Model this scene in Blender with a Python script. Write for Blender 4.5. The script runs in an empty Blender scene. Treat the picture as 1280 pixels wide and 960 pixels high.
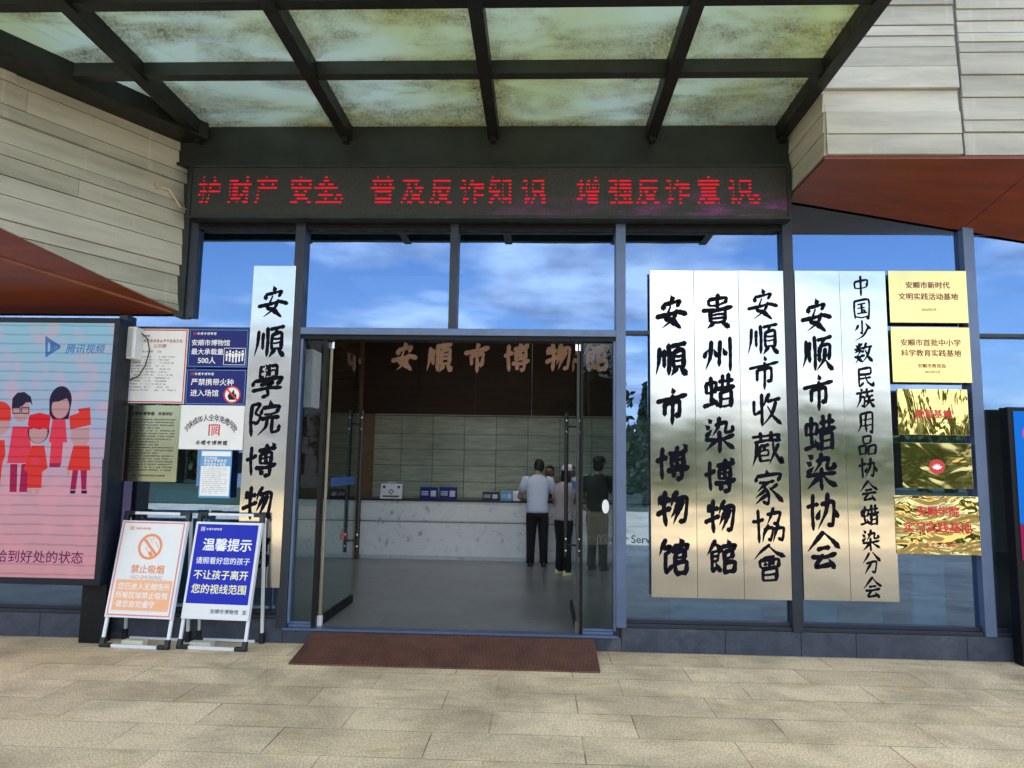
import bpy, bmesh, math, random
from mathutils import Vector, Matrix

# ------------------------------------------------------------------ scene, camera, light
random.seed(7)
S = bpy.context.scene
COL = S.collection
EXPO = 1.85
S.render.engine = 'CYCLES'
S.cycles.use_denoising = True
S.cycles.max_bounces = 10
S.cycles.transparent_max_bounces = 24
S.cycles.sample_clamp_indirect = 6.0
S.view_settings.view_transform = 'Standard'
S.view_settings.look = 'None'
S.view_settings.exposure = EXPO
S.view_settings.gamma = 1.0
S.view_settings.use_curve_mapping = False

CAM_Y, CAM_Z, FOC = -7.0395, 1.75, 888.0
YAW, PITCH, ROLL = (math.radians(a) for a in (2.28238, 6.50120, 0.91721))
RM = Matrix.Rotation(YAW, 3, 'Z') @ Matrix.Rotation(math.pi/2 + PITCH, 3, 'X') @ Matrix.Rotation(ROLL, 3, 'Z')
cd = bpy.data.cameras.new('camera')
cd.sensor_width = 36.0
cd.lens = 36.0*FOC/1280.0
cd.clip_start = 0.05
cd.clip_end = 2000
cam = bpy.data.objects.new('camera', cd)
cam.matrix_world = Matrix.Translation((0, CAM_Y, CAM_Z)) @ RM.to_4x4()
COL.objects.link(cam)
S.camera = cam

SUN_EL, SUN_AZ = math.radians(50), math.radians(-14)     # behind the building
sd = bpy.data.lights.new('sun', 'SUN')
sd.energy = 3.2
sd.angle = math.radians(0.6)
sd.color = (1.0, 0.94, 0.86)
sun = bpy.data.objects.new('sun', sd)
sdir = Vector((math.sin(SUN_AZ)*math.cos(SUN_EL), math.cos(SUN_AZ)*math.cos(SUN_EL), math.sin(SUN_EL)))
sun.rotation_euler = sdir.to_track_quat('Z', 'Y').to_euler()
COL.objects.link(sun)

W_ = bpy.data.worlds.new('World')
S.world = W_
W_.use_nodes = True
nt = W_.node_tree
for n in list(nt.nodes):
    nt.nodes.remove(n)
N = nt.nodes.new
L = nt.links.new
out = N('ShaderNodeOutputWorld'); bg = N('ShaderNodeBackground'); sky = N('ShaderNodeTexSky')
sky.sky_type = 'NISHITA'; sky.sun_disc = False
sky.sun_elevation = SUN_EL; sky.sun_rotation = SUN_AZ
sky.air_density = 1.2; sky.dust_density = 0.8; sky.ozone_density = 2.5
bg.inputs['Strength'].default_value = 0.12
tc = N('ShaderNodeTexCoord'); sep = N('ShaderNodeSeparateXYZ'); L(tc.outputs['Generated'], sep.inputs[0])
zz = N('ShaderNodeMath'); zz.operation = 'MAXIMUM'; L(sep.outputs['Z'], zz.inputs[0]); zz.inputs[1].default_value = 0.0
za = N('ShaderNodeMath'); za.operation = 'ADD'; L(zz.outputs[0], za.inputs[0]); za.inputs[1].default_value = 0.16
dv = N('ShaderNodeVectorMath'); dv.operation = 'DIVIDE'; L(tc.outputs['Generated'], dv.inputs[0])
cb = N('ShaderNodeCombineXYZ')
for i in range(3):
    L(za.outputs[0], cb.inputs[i])
L(cb.outputs[0], dv.inputs[1])
ns = N('ShaderNodeTexNoise'); ns.inputs['Scale'].default_value = 1.5; ns.inputs['Detail'].default_value = 9
ns.inputs['Roughness'].default_value = 0.52; ns.inputs['Distortion'].default_value = 0.25
L(dv.outputs[0], ns.inputs['Vector'])
rp = N('ShaderNodeValToRGB'); rp.color_ramp.elements[0].position = 0.44; rp.color_ramp.elements[1].position = 0.58
L(ns.outputs['Fac'], rp.inputs[0])
# haze of bright cloud towards the horizon
hz = N('ShaderNodeMapRange'); L(sep.outputs['Z'], hz.inputs[0])
hz.inputs[1].default_value = 0.02; hz.inputs[2].default_value = 0.30; hz.inputs[3].default_value = 0.22; hz.inputs[4].default_value = 0.0
mxf = N('ShaderNodeMath'); mxf.operation = 'ADD'; mxf.use_clamp = True
L(rp.outputs[0], mxf.inputs[0]); L(hz.outputs[0], mxf.inputs[1])
mx = N('ShaderNodeMix'); mx.data_type = 'RGBA'
L(mxf.outputs[0], mx.inputs['Factor']); L(sky.outputs[0], mx.inputs['A'])
n2 = N('ShaderNodeTexNoise'); n2.inputs['Scale'].default_value = 3.2; n2.inputs['Detail'].default_value = 7; L(dv.outputs[0], n2.inputs['Vector'])
r2 = N('ShaderNodeValToRGB'); r2.color_ramp.elements[0].position = 0.36; r2.color_ramp.elements[0].color = (0.42, 0.47, 0.56, 1)
r2.color_ramp.elements[1].position = 0.60; r2.color_ramp.elements[1].color = (0.96, 0.98, 1.0, 1); L(n2.outputs['Fac'], r2.inputs[0])
sc2 = N('ShaderNodeVectorMath'); sc2.operation = 'SCALE'; sc2.inputs['Scale'].default_value = 8.2; L(r2.outputs[0], sc2.inputs[0])
L(sc2.outputs[0], mx.inputs['B'])
L(mx.outputs['Result'], bg.inputs['Color']); L(bg.outputs[0], out.inputs[0])


# ------------------------------------------------------------------ placing helpers (metres)
def ray(px, py):
    return RM @ Vector(((px-640)/FOC, -(py-480)/FOC, -1))
def WX(px, py, y=0.0):                       # point of the plane y = const (the facade direction)
    d = ray(px, py); return Vector((0, CAM_Y, CAM_Z)) + d*((y-CAM_Y)/d.y)
def GX(px, py, z=0.0):
    d = ray(px, py); return Vector((0, CAM_Y, CAM_Z)) + d*((z-CAM_Z)/d.z)

# ------------------------------------------------------------------ materials
MATS = {}
def srgb(r, g, b):
    f = lambda c: (c/255/12.92) if c/255 <= 0.04045 else ((c/255+0.055)/1.055)**2.4
    return (f(r), f(g), f(b))
class Mt:
    def __init__(s, name):
        s.m = bpy.data.materials.new(name); s.m.use_nodes = True
        s.t = s.m.node_tree
        for n in list(s.t.nodes): s.t.nodes.remove(n)
        s.out = s.n('ShaderNodeOutputMaterial')
    def n(s, t, **k):
        x = s.t.nodes.new(t)
        for a, v in k.items(): setattr(x, a, v)
        return x
    def l(s, a, b): s.t.links.new(a, b)
    def noise(s, scale, detail=4, rough=0.5, vec=None, dist=0.0, stretch=None):
        x = s.n('ShaderNodeTexNoise')
        x.inputs['Scale'].default_value = scale; x.inputs['Detail'].default_value = detail
        x.inputs['Roughness'].default_value = rough; x.inputs['Distortion'].default_value = dist
        if vec is None: vec = s.pos()
        if stretch:
            mp = s.n('ShaderNodeMapping'); mp.inputs['Scale'].default_value = stretch
            s.l(vec, mp.inputs['Vector']); vec = mp.outputs[0]
        s.l(vec, x.inputs['Vector']); return x.outputs['Fac']
    def pos(s):
        return s.n('ShaderNodeTexCoord').outputs['Object']
    def wpos(s):
        return s.n('ShaderNodeNewGeometry').outputs['Position']
    def ramp(s, fac, stops):
        r = s.n('ShaderNodeValToRGB'); e = r.color_ramp.elements
        while len(e) < len(stops): e.new(0.5)
        for i, (p, c) in enumerate(stops):
            e[i].position = p; e[i].color = (c, c, c, 1) if isinstance(c, (int, float)) else (*c, 1)
        s.l(fac, r.inputs[0]); return r.outputs[0]
    def mix(s, fac, a, b, mode='MIX'):
        m = s.n('ShaderNodeMix', data_type='RGBA', blend_type=mode)
        for sock, v in ((m.inputs['Factor'], fac), (m.inputs['A'], a), (m.inputs['B'], b)):
            if isinstance(v, (int, float)): sock.default_value = v
            elif isinstance(v, tuple): sock.default_value = (*v, 1)
            else: s.l(v, sock)
        return m.outputs['Result']
    def bump(s, h, strength, dist=0.01):
        b = s.n('ShaderNodeBump'); b.inputs['Strength'].default_value = strength; b.inputs['Distance'].default_value = dist
        s.l(h, b.inputs['Height']); return b.outputs[0]
    def pbsdf(s, col, rough=0.5, metal=0.0, spec=0.5, normal=None):
        p = s.n('ShaderNodeBsdfPrincipled')
        for k, v in (('Base Color', col), ('Roughness', rough), ('Metallic', metal), ('Specular IOR Level', spec)):
            if isinstance(v, (int, float)): p.inputs[k].default_value = v
            elif isinstance(v, tuple): p.inputs[k].default_value = (*v, 1)
            else: s.l(v, p.inputs[k])
        if normal is not None: s.l(normal, p.inputs['Normal'])
        s.l(p.outputs[0], s.out.inputs[0]); return p

def plain(name, col, rough=0.5, metal=0.0, var=0.12, scale=6.0, spec=0.5, bump=0.0):
    if name in MATS: return MATS[name]
    m = Mt(name)
    f = m.noise(scale, 5, 0.6)
    c = m.ramp(f, [(0.3, tuple(x*(1-var) for x in col)), (0.7, tuple(min(1, x*(1+var)) for x in col))])
    nrm = m.bump(m.noise(scale*12, 3), bump, 0.002) if bump else None
    r = m.ramp(m.noise(scale*2.3, 4), [(0.3, max(0, rough-0.07)), (0.7, min(1, rough+0.07))])
    m.pbsdf(c, r, metal, spec, nrm)
    MATS[name] = m.m
    return m.m

def emit(name, col, k=1.0, stripe=False):
    if name in MATS: return MATS[name]
    m = Mt(name); e = m.n('ShaderNodeEmission')
    e.inputs['Color'].default_value = (*col, 1); e.inputs['Strength'].default_value = k/2**EXPO
    if stripe:
        w = m.n('ShaderNodeTexWave', wave_type='BANDS', bands_direction='Z'); w.inputs['Scale'].default_value = 3.4
        w.inputs['Distortion'].default_value = 1.0; w.inputs['Detail'].default_value = 2
        m.l(m.wpos(), w.inputs['Vector'])
        m.l(m.mix(1.0, tuple(col), m.ramp(w.outputs['Fac'], [(0.0, 0.74), (0.16, 1.0)]), 'MULTIPLY'), e.inputs['Color'])
    m.l(e.outputs[0], m.out.inputs[0]); MATS[name] = m.m; return m.m

def glass(name, tint, refl, base, gl=(0.8, 0.9, 1.0), rough=0.0, wob=0.0):
    m = Mt(name)
    tr = m.n('ShaderNodeBsdfTransparent'); tr.inputs[0].default_value = (*tint, 1)
    g = m.n('ShaderNodeBsdfGlossy'); g.inputs['Color'].default_value = (*gl, 1); g.inputs['Roughness'].default_value = rough
    if wob:
        m.l(m.bump(m.noise(0.9, 2, 0.4), wob, 0.05), g.inputs['Normal'])
    fr = m.n('ShaderNodeFresnel'); fr.inputs[0].default_value = 1.5
    a = m.n('ShaderNodeMath', operation='MULTIPLY_ADD', use_clamp=True)
    m.l(fr.outputs[0], a.inputs[0]); a.inputs[1].default_value = refl; a.inputs[2].default_value = base
    bf = m.n('ShaderNodeMath', operation='SUBTRACT'); bf.inputs[0].default_value = 1.0; m.l(m.n('ShaderNodeNewGeometry').outputs['Backfacing'], bf.inputs[1])
    a2 = m.n('ShaderNodeMath', operation='MULTIPLY'); m.l(a.outputs[0], a2.inputs[0]); m.l(bf.outputs[0], a2.inputs[1]); a = a2
    x = m.n('ShaderNodeMixShader'); m.l(a.outputs[0], x.inputs[0]); m.l(tr.outputs[0], x.inputs[1]); m.l(g.outputs[0], x.inputs[2])
    m.l(x.outputs[0], m.out.inputs[0]); return m.m

def m_paving():
    m = Mt('granite_paving'); p = m.wpos()
    mp = m.n('ShaderNodeMapping'); m.l(p, mp.inputs[0]); mp.inputs['Location'].default_value = (0.31, 0.02, 0)
    b = m.n('ShaderNodeTexBrick'); m.l(mp.outputs[0], b.inputs['Vector'])
    b.offset = 0.38; b.squash = 1.0
    b.inputs['Scale'].default_value = 1.0; b.inputs['Brick Width'].default_value = 0.98; b.inputs['Row Height'].default_value = 0.43
    b.inputs['Mortar Size'].default_value = 0.0045; b.inputs['Mortar Smooth'].default_value = 0.3; b.inputs['Bias'].default_value = 0.0
    b.inputs['Color1'].default_value = (0.62, 0.48, 0.285, 1); b.inputs['Color2'].default_value = (0.77, 0.60, 0.37, 1)
    b.inputs['Mortar'].default_value = (0.68, 0.515, 0.29, 1)
    speck = m.ramp(m.noise(75, 4, 0.75, p), [(0.30, 0.35), (0.48, 1.0), (0.68, 1.55)])
    c = m.mix(1.0, b.outputs['Color'], speck, 'MULTIPLY')
    st = m.ramp(m.noise(1.1, 8, 0.66, p, 0.4), [(0.32, 0.58), (0.58, 1.10)])
    c = m.mix(1.0, c, st, 'MULTIPLY')
    st2 = m.ramp(m.noise(2.6, 8, 0.75, p, 0.3, (0.7, 1.6, 1)), [(0.52, 0.0), (0.70, 0.6)])
    c = m.mix(st2, c, (0.42, 0.265, 0.10))
    st3 = m.ramp(m.noise(23, 5, 0.8, p), [(0.62, 0.0), (0.74, 0.7)])
    c = m.mix(st3, c, (0.22, 0.17, 0.10))
    jm = m.n('ShaderNodeMath', operation='MULTIPLY'); m.l(b.outputs['Fac'], jm.inputs[0]); m.l(m.ramp(m.noise(1.4, 5, 0.6, p), [(0.42, 0.22), (0.62, 1.0)]), jm.inputs[1])
    c = m.mix(jm.outputs[0], c, (0.10, 0.07, 0.035))
    h = m.mix(0.5, b.outputs['Fac'], m.noise(75, 4, 0.75, p))
    nb = m.n('ShaderNodeBump', invert=True); nb.inputs['Strength'].default_value = 0.35; nb.inputs['Distance'].default_value = 0.006
    m.l(h, nb.inputs['Height'])
    m.pbsdf(c, m.ramp(m.noise(3, 4, 0.5, p), [(0.3, 0.62), (0.7, 0.85)]), 0, 0.35, nb.outputs[0]); return m.m
def m_board():
    m = Mt('fibre_cement_board'); p = m.wpos()
    g = m.n('ShaderNodeNewGeometry')
    c = m.ramp(g.outputs['Random Per Island'], [(0.0, (0.31, 0.312, 0.27)), (0.5, (0.37, 0.372, 0.325)), (1.0, (0.43, 0.43, 0.38))])
    c = m.mix(1.0, c, m.ramp(m.noise(1.0, 6, 0.65, p, 0.3, (0.7, 0.7, 5)), [(0.3, 0.72), (0.62, 1.08)]), 'MULTIPLY')
    c = m.mix(m.ramp(m.noise(1.0, 5, 0.6, p, 0.2, (9, 9, 0.8)), [(0.6, 0.0), (0.8, 0.55)]), c, (0.62, 0.61, 0.55))
    m.pbsdf(c, 0.72, 0, 0.3, m.bump(m.noise(1.0, 5, 0.6, p, 0, (6, 6, 60)), 0.25, 0.004)); return m.m
def m_soffit():
    m = Mt('rust_red_panel'); p = m.wpos()
    c = m.ramp(m.noise(1.0, 6, 0.65, p, 0.2, (1.2, 9, 9)), [(0.3, (0.12, 0.027, 0.010)), (0.7, (0.20, 0.048, 0.017))])
    m.pbsdf(c, 0.42, 0, 0.45, m.bump(m.noise(1.0, 4, 0.5, p, 0, (2, 40, 40)), 0.08, 0.003)); return m.m
def m_basestone():
    m = Mt('dark_granite_plinth'); p = m.wpos()
    c = m.ramp(m.noise(7, 6, 0.68, p), [(0.3, (0.022, 0.029, 0.046)), (0.7, (0.052, 0.063, 0.092))])
    c = m.mix(m.ramp(m.noise(2.2, 6, 0.7, p, 0.5), [(0.58, 0.0), (0.72, 0.7)]), c, (0.10, 0.108, 0.125))
    c = m.mix(1.0, c, m.ramp(m.noise(150, 2, 0.6, p), [(0.3, 0.75), (0.7, 1.25)]), 'MULTIPLY')
    m.pbsdf(c, 0.5, 0, 0.5); return m.m
def m_steel():
    m = Mt('brushed_steel'); p = m.wpos()
    c = m.ramp(m.noise(1.0, 6, 0.6, p, 0, (1.5, 1.5, 2.2)), [(0.3, (0.47, 0.462, 0.44)), (0.7, (0.55, 0.54, 0.515))])
    r = m.ramp(m.noise(1.0, 5, 0.6, p, 0.2, (2.5, 2.5, 6)), [(0.3, 0.10), (0.7, 0.17)])
    h = m.noise(1.0, 2, 0.4, p, 0, (1.0, 1.0, 2.6))
    m.pbsdf(c, r, 1.0, 0.5, m.bump(h, 0.22, 0.02)); return m.m
def m_brass(name, rough, wav, sc, col=(0.72, 0.53, 0.20)):
    m = Mt(name); p = m.wpos()
    c = m.ramp(m.noise(4, 4, 0.5, p), [(0.3, tuple(x*0.92 for x in col)), (0.7, col)])
    h = m.noise(1.0, 2, 0.45, p, 0.9, sc)
    m.pbsdf(c, rough, 1.0, 0.5, m.bump(h, wav, 0.05)); return m.m
def m_canopyglass():
    m = Mt('dirty_canopy_glass'); p = m.wpos()
    tint = m.ramp(m.noise(0.55, 3, 0.5, p), [(0.36, (0.66, 0.69, 0.44)), (0.62, (0.72, 0.79, 0.70))])
    tr = m.n('ShaderNodeBsdfTransparent'); m.l(tint, tr.inputs[0])
    tl = m.n('ShaderNodeBsdfTranslucent'); m.l(tint, tl.inputs[0])
    x1 = m.n('ShaderNodeMixShader'); x1.inputs[0].default_value = 0.42
    m.l(tr.outputs[0], x1.inputs[1]); m.l(tl.outputs[0], x1.inputs[2])
    dcol = m.ramp(m.noise(5.5, 6, 0.75, p), [(0.3, (0.045, 0.034, 0.006)), (0.5, (0.20, 0.135, 0.035)), (0.72, (0.42, 0.40, 0.20))])
    dt = m.n('ShaderNodeBsdfTranslucent'); m.l(dcol, dt.inputs[0])
    dd = m.n('ShaderNodeBsdfDiffuse'); m.l(dcol, dd.inputs[0])
    xd = m.n('ShaderNodeMixShader'); xd.inputs[0].default_value = 0.3
    m.l(dt.outputs[0], xd.inputs[1]); m.l(dd.outputs[0], xd.inputs[2])
    # grime gathers towards the pane edges and in drifts of its own
    sp = m.n('ShaderNodeSeparateXYZ'); m.l(m.n('ShaderNodeTexCoord').outputs['Generated'], sp.inputs[0])
    def edge(o):
        a = m.n('ShaderNodeMath', operation='SUBTRACT'); m.l(o, a.inputs[0]); a.inputs[1].default_value = 0.5
        b = m.n('ShaderNodeMath', operation='ABSOLUTE'); m.l(a.outputs[0], b.inputs[0]); return b.outputs[0]
    mxe = m.n('ShaderNodeMath', operation='MAXIMUM'); m.l(edge(sp.outputs['X']), mxe.inputs[0]); m.l(edge(sp.outputs['Y']), mxe.inputs[1])
    ef = m.ramp(mxe.outputs[0], [(0.36, 0.0), (0.50, 0.16)])
    nz = m.noise(1.15, 7, 0.66, p, 0.5, (0.7, 1.5, 1))
    ad = m.n('ShaderNodeMath', operation='ADD'); m.l(nz, ad.inputs[0]); m.l(ef, ad.inputs[1])
    big = m.ramp(ad.outputs[0], [(0.46, 0.04), (0.58, 0.58), (0.70, 0.97)])
    fine = m.ramp(m.noise(38, 6, 0.8, p, 0.3, (1.5, 0.8, 1)), [(0.43, 0.05), (0.55, 1.0)])
    fac = m.mix(1.0, big, fine, 'MULTIPLY')
    x2 = m.n('ShaderNodeMixShader'); m.l(fac, x2.inputs[0]); m.l(x1.outputs[0], x2.inputs[1]); m.l(xd.outputs[0], x2.inputs[2])
    m.l(x2.outputs[0], m.out.inputs[0]); return m.m
def m_tile():
    m = Mt('glazed_green_wall_tile'); p = m.wpos()
    g = m.n('ShaderNodeNewGeometry')
    c = m.ramp(g.outputs['Random Per Island'], [(0, (0.44, 0.50, 0.40)), (1, (0.56, 0.61, 0.50))])
    c = m.mix(1.0, c, m.ramp(m.noise(1.0, 5, 0.6, p, 0.2, (3, 3, 22)), [(0.3, 0.72), (0.7, 1.15)]), 'MULTIPLY')
    m.pbsdf(c, 0.16, 0, 0.6, m.bump(m.noise(2.2, 2, 0.4, p), 0.10, 0.05)); return m.m
def m_marble():
    m = Mt('pale_marble'); p = m.wpos()
    c = m.ramp(m.noise(5, 8, 0.65, p, 1.6), [(0.32, (0.42, 0.45, 0.47)), (0.42, (0.78, 0.80, 0.81)), (0.7, (0.84, 0.85, 0.86))])
    m.pbsdf(c, 0.35); return m.m
def m_lobbyfloor():
    m = Mt('grey_lobby_tile'); p = m.wpos()
    b = m.n('ShaderNodeTexBrick'); m.l(p, b.inputs['Vector']); b.offset = 0.0
    b.inputs['Scale'].default_value = 1; b.inputs['Brick Width'].default_value = 0.8; b.inputs['Row Height'].default_value = 0.8
    b.inputs['Mortar Size'].default_value = 0.003
    b.inputs['Color1'].default_value = (0.15, 0.15, 0.148, 1); b.inputs['Color2'].default_value = (0.18, 0.18, 0.177, 1)
    b.inputs['Mortar'].default_value = (0.10, 0.10, 0.10, 1)
    c = m.mix(1.0, b.outputs['Color'], m.ramp(m.noise(3, 6, 0.6, p), [(0.3, 0.8), (0.7, 1.15)]), 'MULTIPLY')
    m.pbsdf(c, 0.28, 0, 0.5); return m.m
def m_wood(name, c0, c1, rough=0.45, slat=None):
    m = Mt(name); p = m.wpos()
    c = m.ramp(m.noise(1.0, 6, 0.65, p, 0.6, (1.2, 1.2, 14)), [(0.3, c0), (0.7, c1)])
    m.pbsdf(c, rough, 0, 0.15); return m.m
def m_ramp():
    m = Mt('rusty_chequer_plate'); p = m.wpos()
    c = m.ramp(m.noise(5, 6, 0.7, p), [(0.3, (0.10, 0.042, 0.027)), (0.7, (0.21, 0.09, 0.058))])
    c = m.mix(m.ramp(m.noise(2.0, 6, 0.7, p, 0.4), [(0.6, 0.0), (0.78, 0.6)]), c, (0.33, 0.22, 0.13))
    v = m.n('ShaderNodeTexChecker'); mp = m.n('ShaderNodeMapping'); m.l(p, mp.inputs[0])
    mp.inputs['Rotation'].default_value = (0, 0, math.radians(45)); m.l(mp.outputs[0], v.inputs[0]); v.inputs['Scale'].default_value = 42
    c = m.mix(1.0, c, m.ramp(v.outputs['Fac'], [(0, 0.78), (1, 1.15)]), 'MULTIPLY')
    m.pbsdf(c, 0.55, 0.35, 0.5, m.bump(v.outputs['Fac'], 0.5, 0.004)); return m.m
def m_ledpanel():
    m = Mt('led_ticker_panel'); p = m.wpos()
    e = m.n('ShaderNodeEmission'); d = m.n('ShaderNodeBsdfPrincipled')
    d.inputs['Roughness'].default_value = 0.55
    v = m.n('ShaderNodeTexVoronoi'); v.inputs['Scale'].default_value = 60; m.l(p, v.inputs[0])
    m.l(m.ramp(v.outputs['Distance'], [(0.2, (0.007, 0.007, 0.007)), (0.6, (0.020, 0.021, 0.019))]), d.inputs['Base Color'])
    sp = m.n('ShaderNodeSeparateXYZ'); m.l(p, sp.inputs[0])
    right = m.n('ShaderNodeMapRange'); m.l(sp.outputs['X'], right.inputs[0]); right.inputs[1].default_value = -1.2; right.inputs[2].default_value = 2.3
    low = m.n('ShaderNodeMapRange'); m.l(sp.outputs['Z'], low.inputs[0]); low.inputs[1].default_value = 4.5; low.inputs[2].default_value = 4.25
    f = m.n('ShaderNodeMath', operation='MULTIPLY'); m.l(right.outputs[0], f.inputs[0]); m.l(low.outputs[0], f.inputs[1])
    blot = m.ramp(m.noise(1.0, 3, 0.6, p, 0, (2.2, 1, 9)), [(0.45, 0.0), (0.65, 1.0)])
    f2 = m.n('ShaderNodeMath', operation='MULTIPLY'); m.l(f.outputs[0], f2.inputs[0]); m.l(blot, f2.inputs[1])
    f3 = m.n('ShaderNodeMath', operation='MULTIPLY'); m.l(f2.outputs[0], f3.inputs[0]); m.l(m.ramp(m.noise(90, 1, 0.5, p), [(0.45, 0.1), (0.6, 1)]), f3.inputs[1])
    e.inputs['Color'].default_value = (0.30, 0.015, 0.24, 1)
    st = m.n('ShaderNodeMath', operation='MULTIPLY'); m.l(f3.outputs[0], st.inputs[0]); st.inputs[1].default_value = 1.1/2**EXPO
    m.l(st.outputs[0], e.inputs['Strength'])
    ad = m.n('ShaderNodeAddShader'); m.l(e.outputs[0], ad.inputs[0]); m.l(d.outputs[0], ad.inputs[1]); m.l(ad.outputs[0], m.out.inputs[0]); return m.m
def m_kioskscreen():
    m = Mt('lit_display_screen'); p = m.wpos()
    sp = m.n('ShaderNodeSeparateXYZ'); m.l(p, sp.inputs[0])
    r = m.n('ShaderNodeMapRange'); m.l(sp.outputs['Z'], r.inputs[0]); r.inputs[1].default_value = 0.6; r.inputs[2].default_value = 3.1
    c = m.ramp(r.outputs[0], [(0.0, srgb(192, 142, 152)), (0.35, srgb(188, 146, 162)), (0.62, srgb(150, 166, 195)), (1.0, srgb(134, 180, 200))])
    w = m.n('ShaderNodeTexWave', wave_type='BANDS', bands_direction='Z'); w.inputs['Scale'].default_value = 3.4
    w.inputs['Distortion'].default_value = 1.0; w.inputs['Detail'].default_value = 2; m.l(p, w.inputs['Vector'])
    c = m.mix(1.0, c, m.ramp(w.outputs['Fac'], [(0.0, 0.74), (0.16, 1.0)]), 'MULTIPLY')
    blot = m.ramp(m.noise(4.0, 2, 0.5, p), [(0.5, 0.0), (0.62, 0.35)])
    c = m.mix(blot, c, srgb(212, 148, 160))
    e = m.n('ShaderNodeEmission'); m.l(c, e.inputs[0]); e.inputs[1].default_value = 1/2**EXPO
    m.l(e.outputs[0], m.out.inputs[0]); return m.m
def m_shirtdots():
    m = Mt('speckled_blouse'); p = m.pos()
    v = m.n('ShaderNodeTexChecker'); v.inputs['Scale'].default_value = 55; m.l(p, v.inputs[0])
    m.pbsdf(m.mix(v.outputs['Fac'], (0.75, 0.68, 0.68), (0.10, 0.07, 0.08)), 0.8); return m.m

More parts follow.
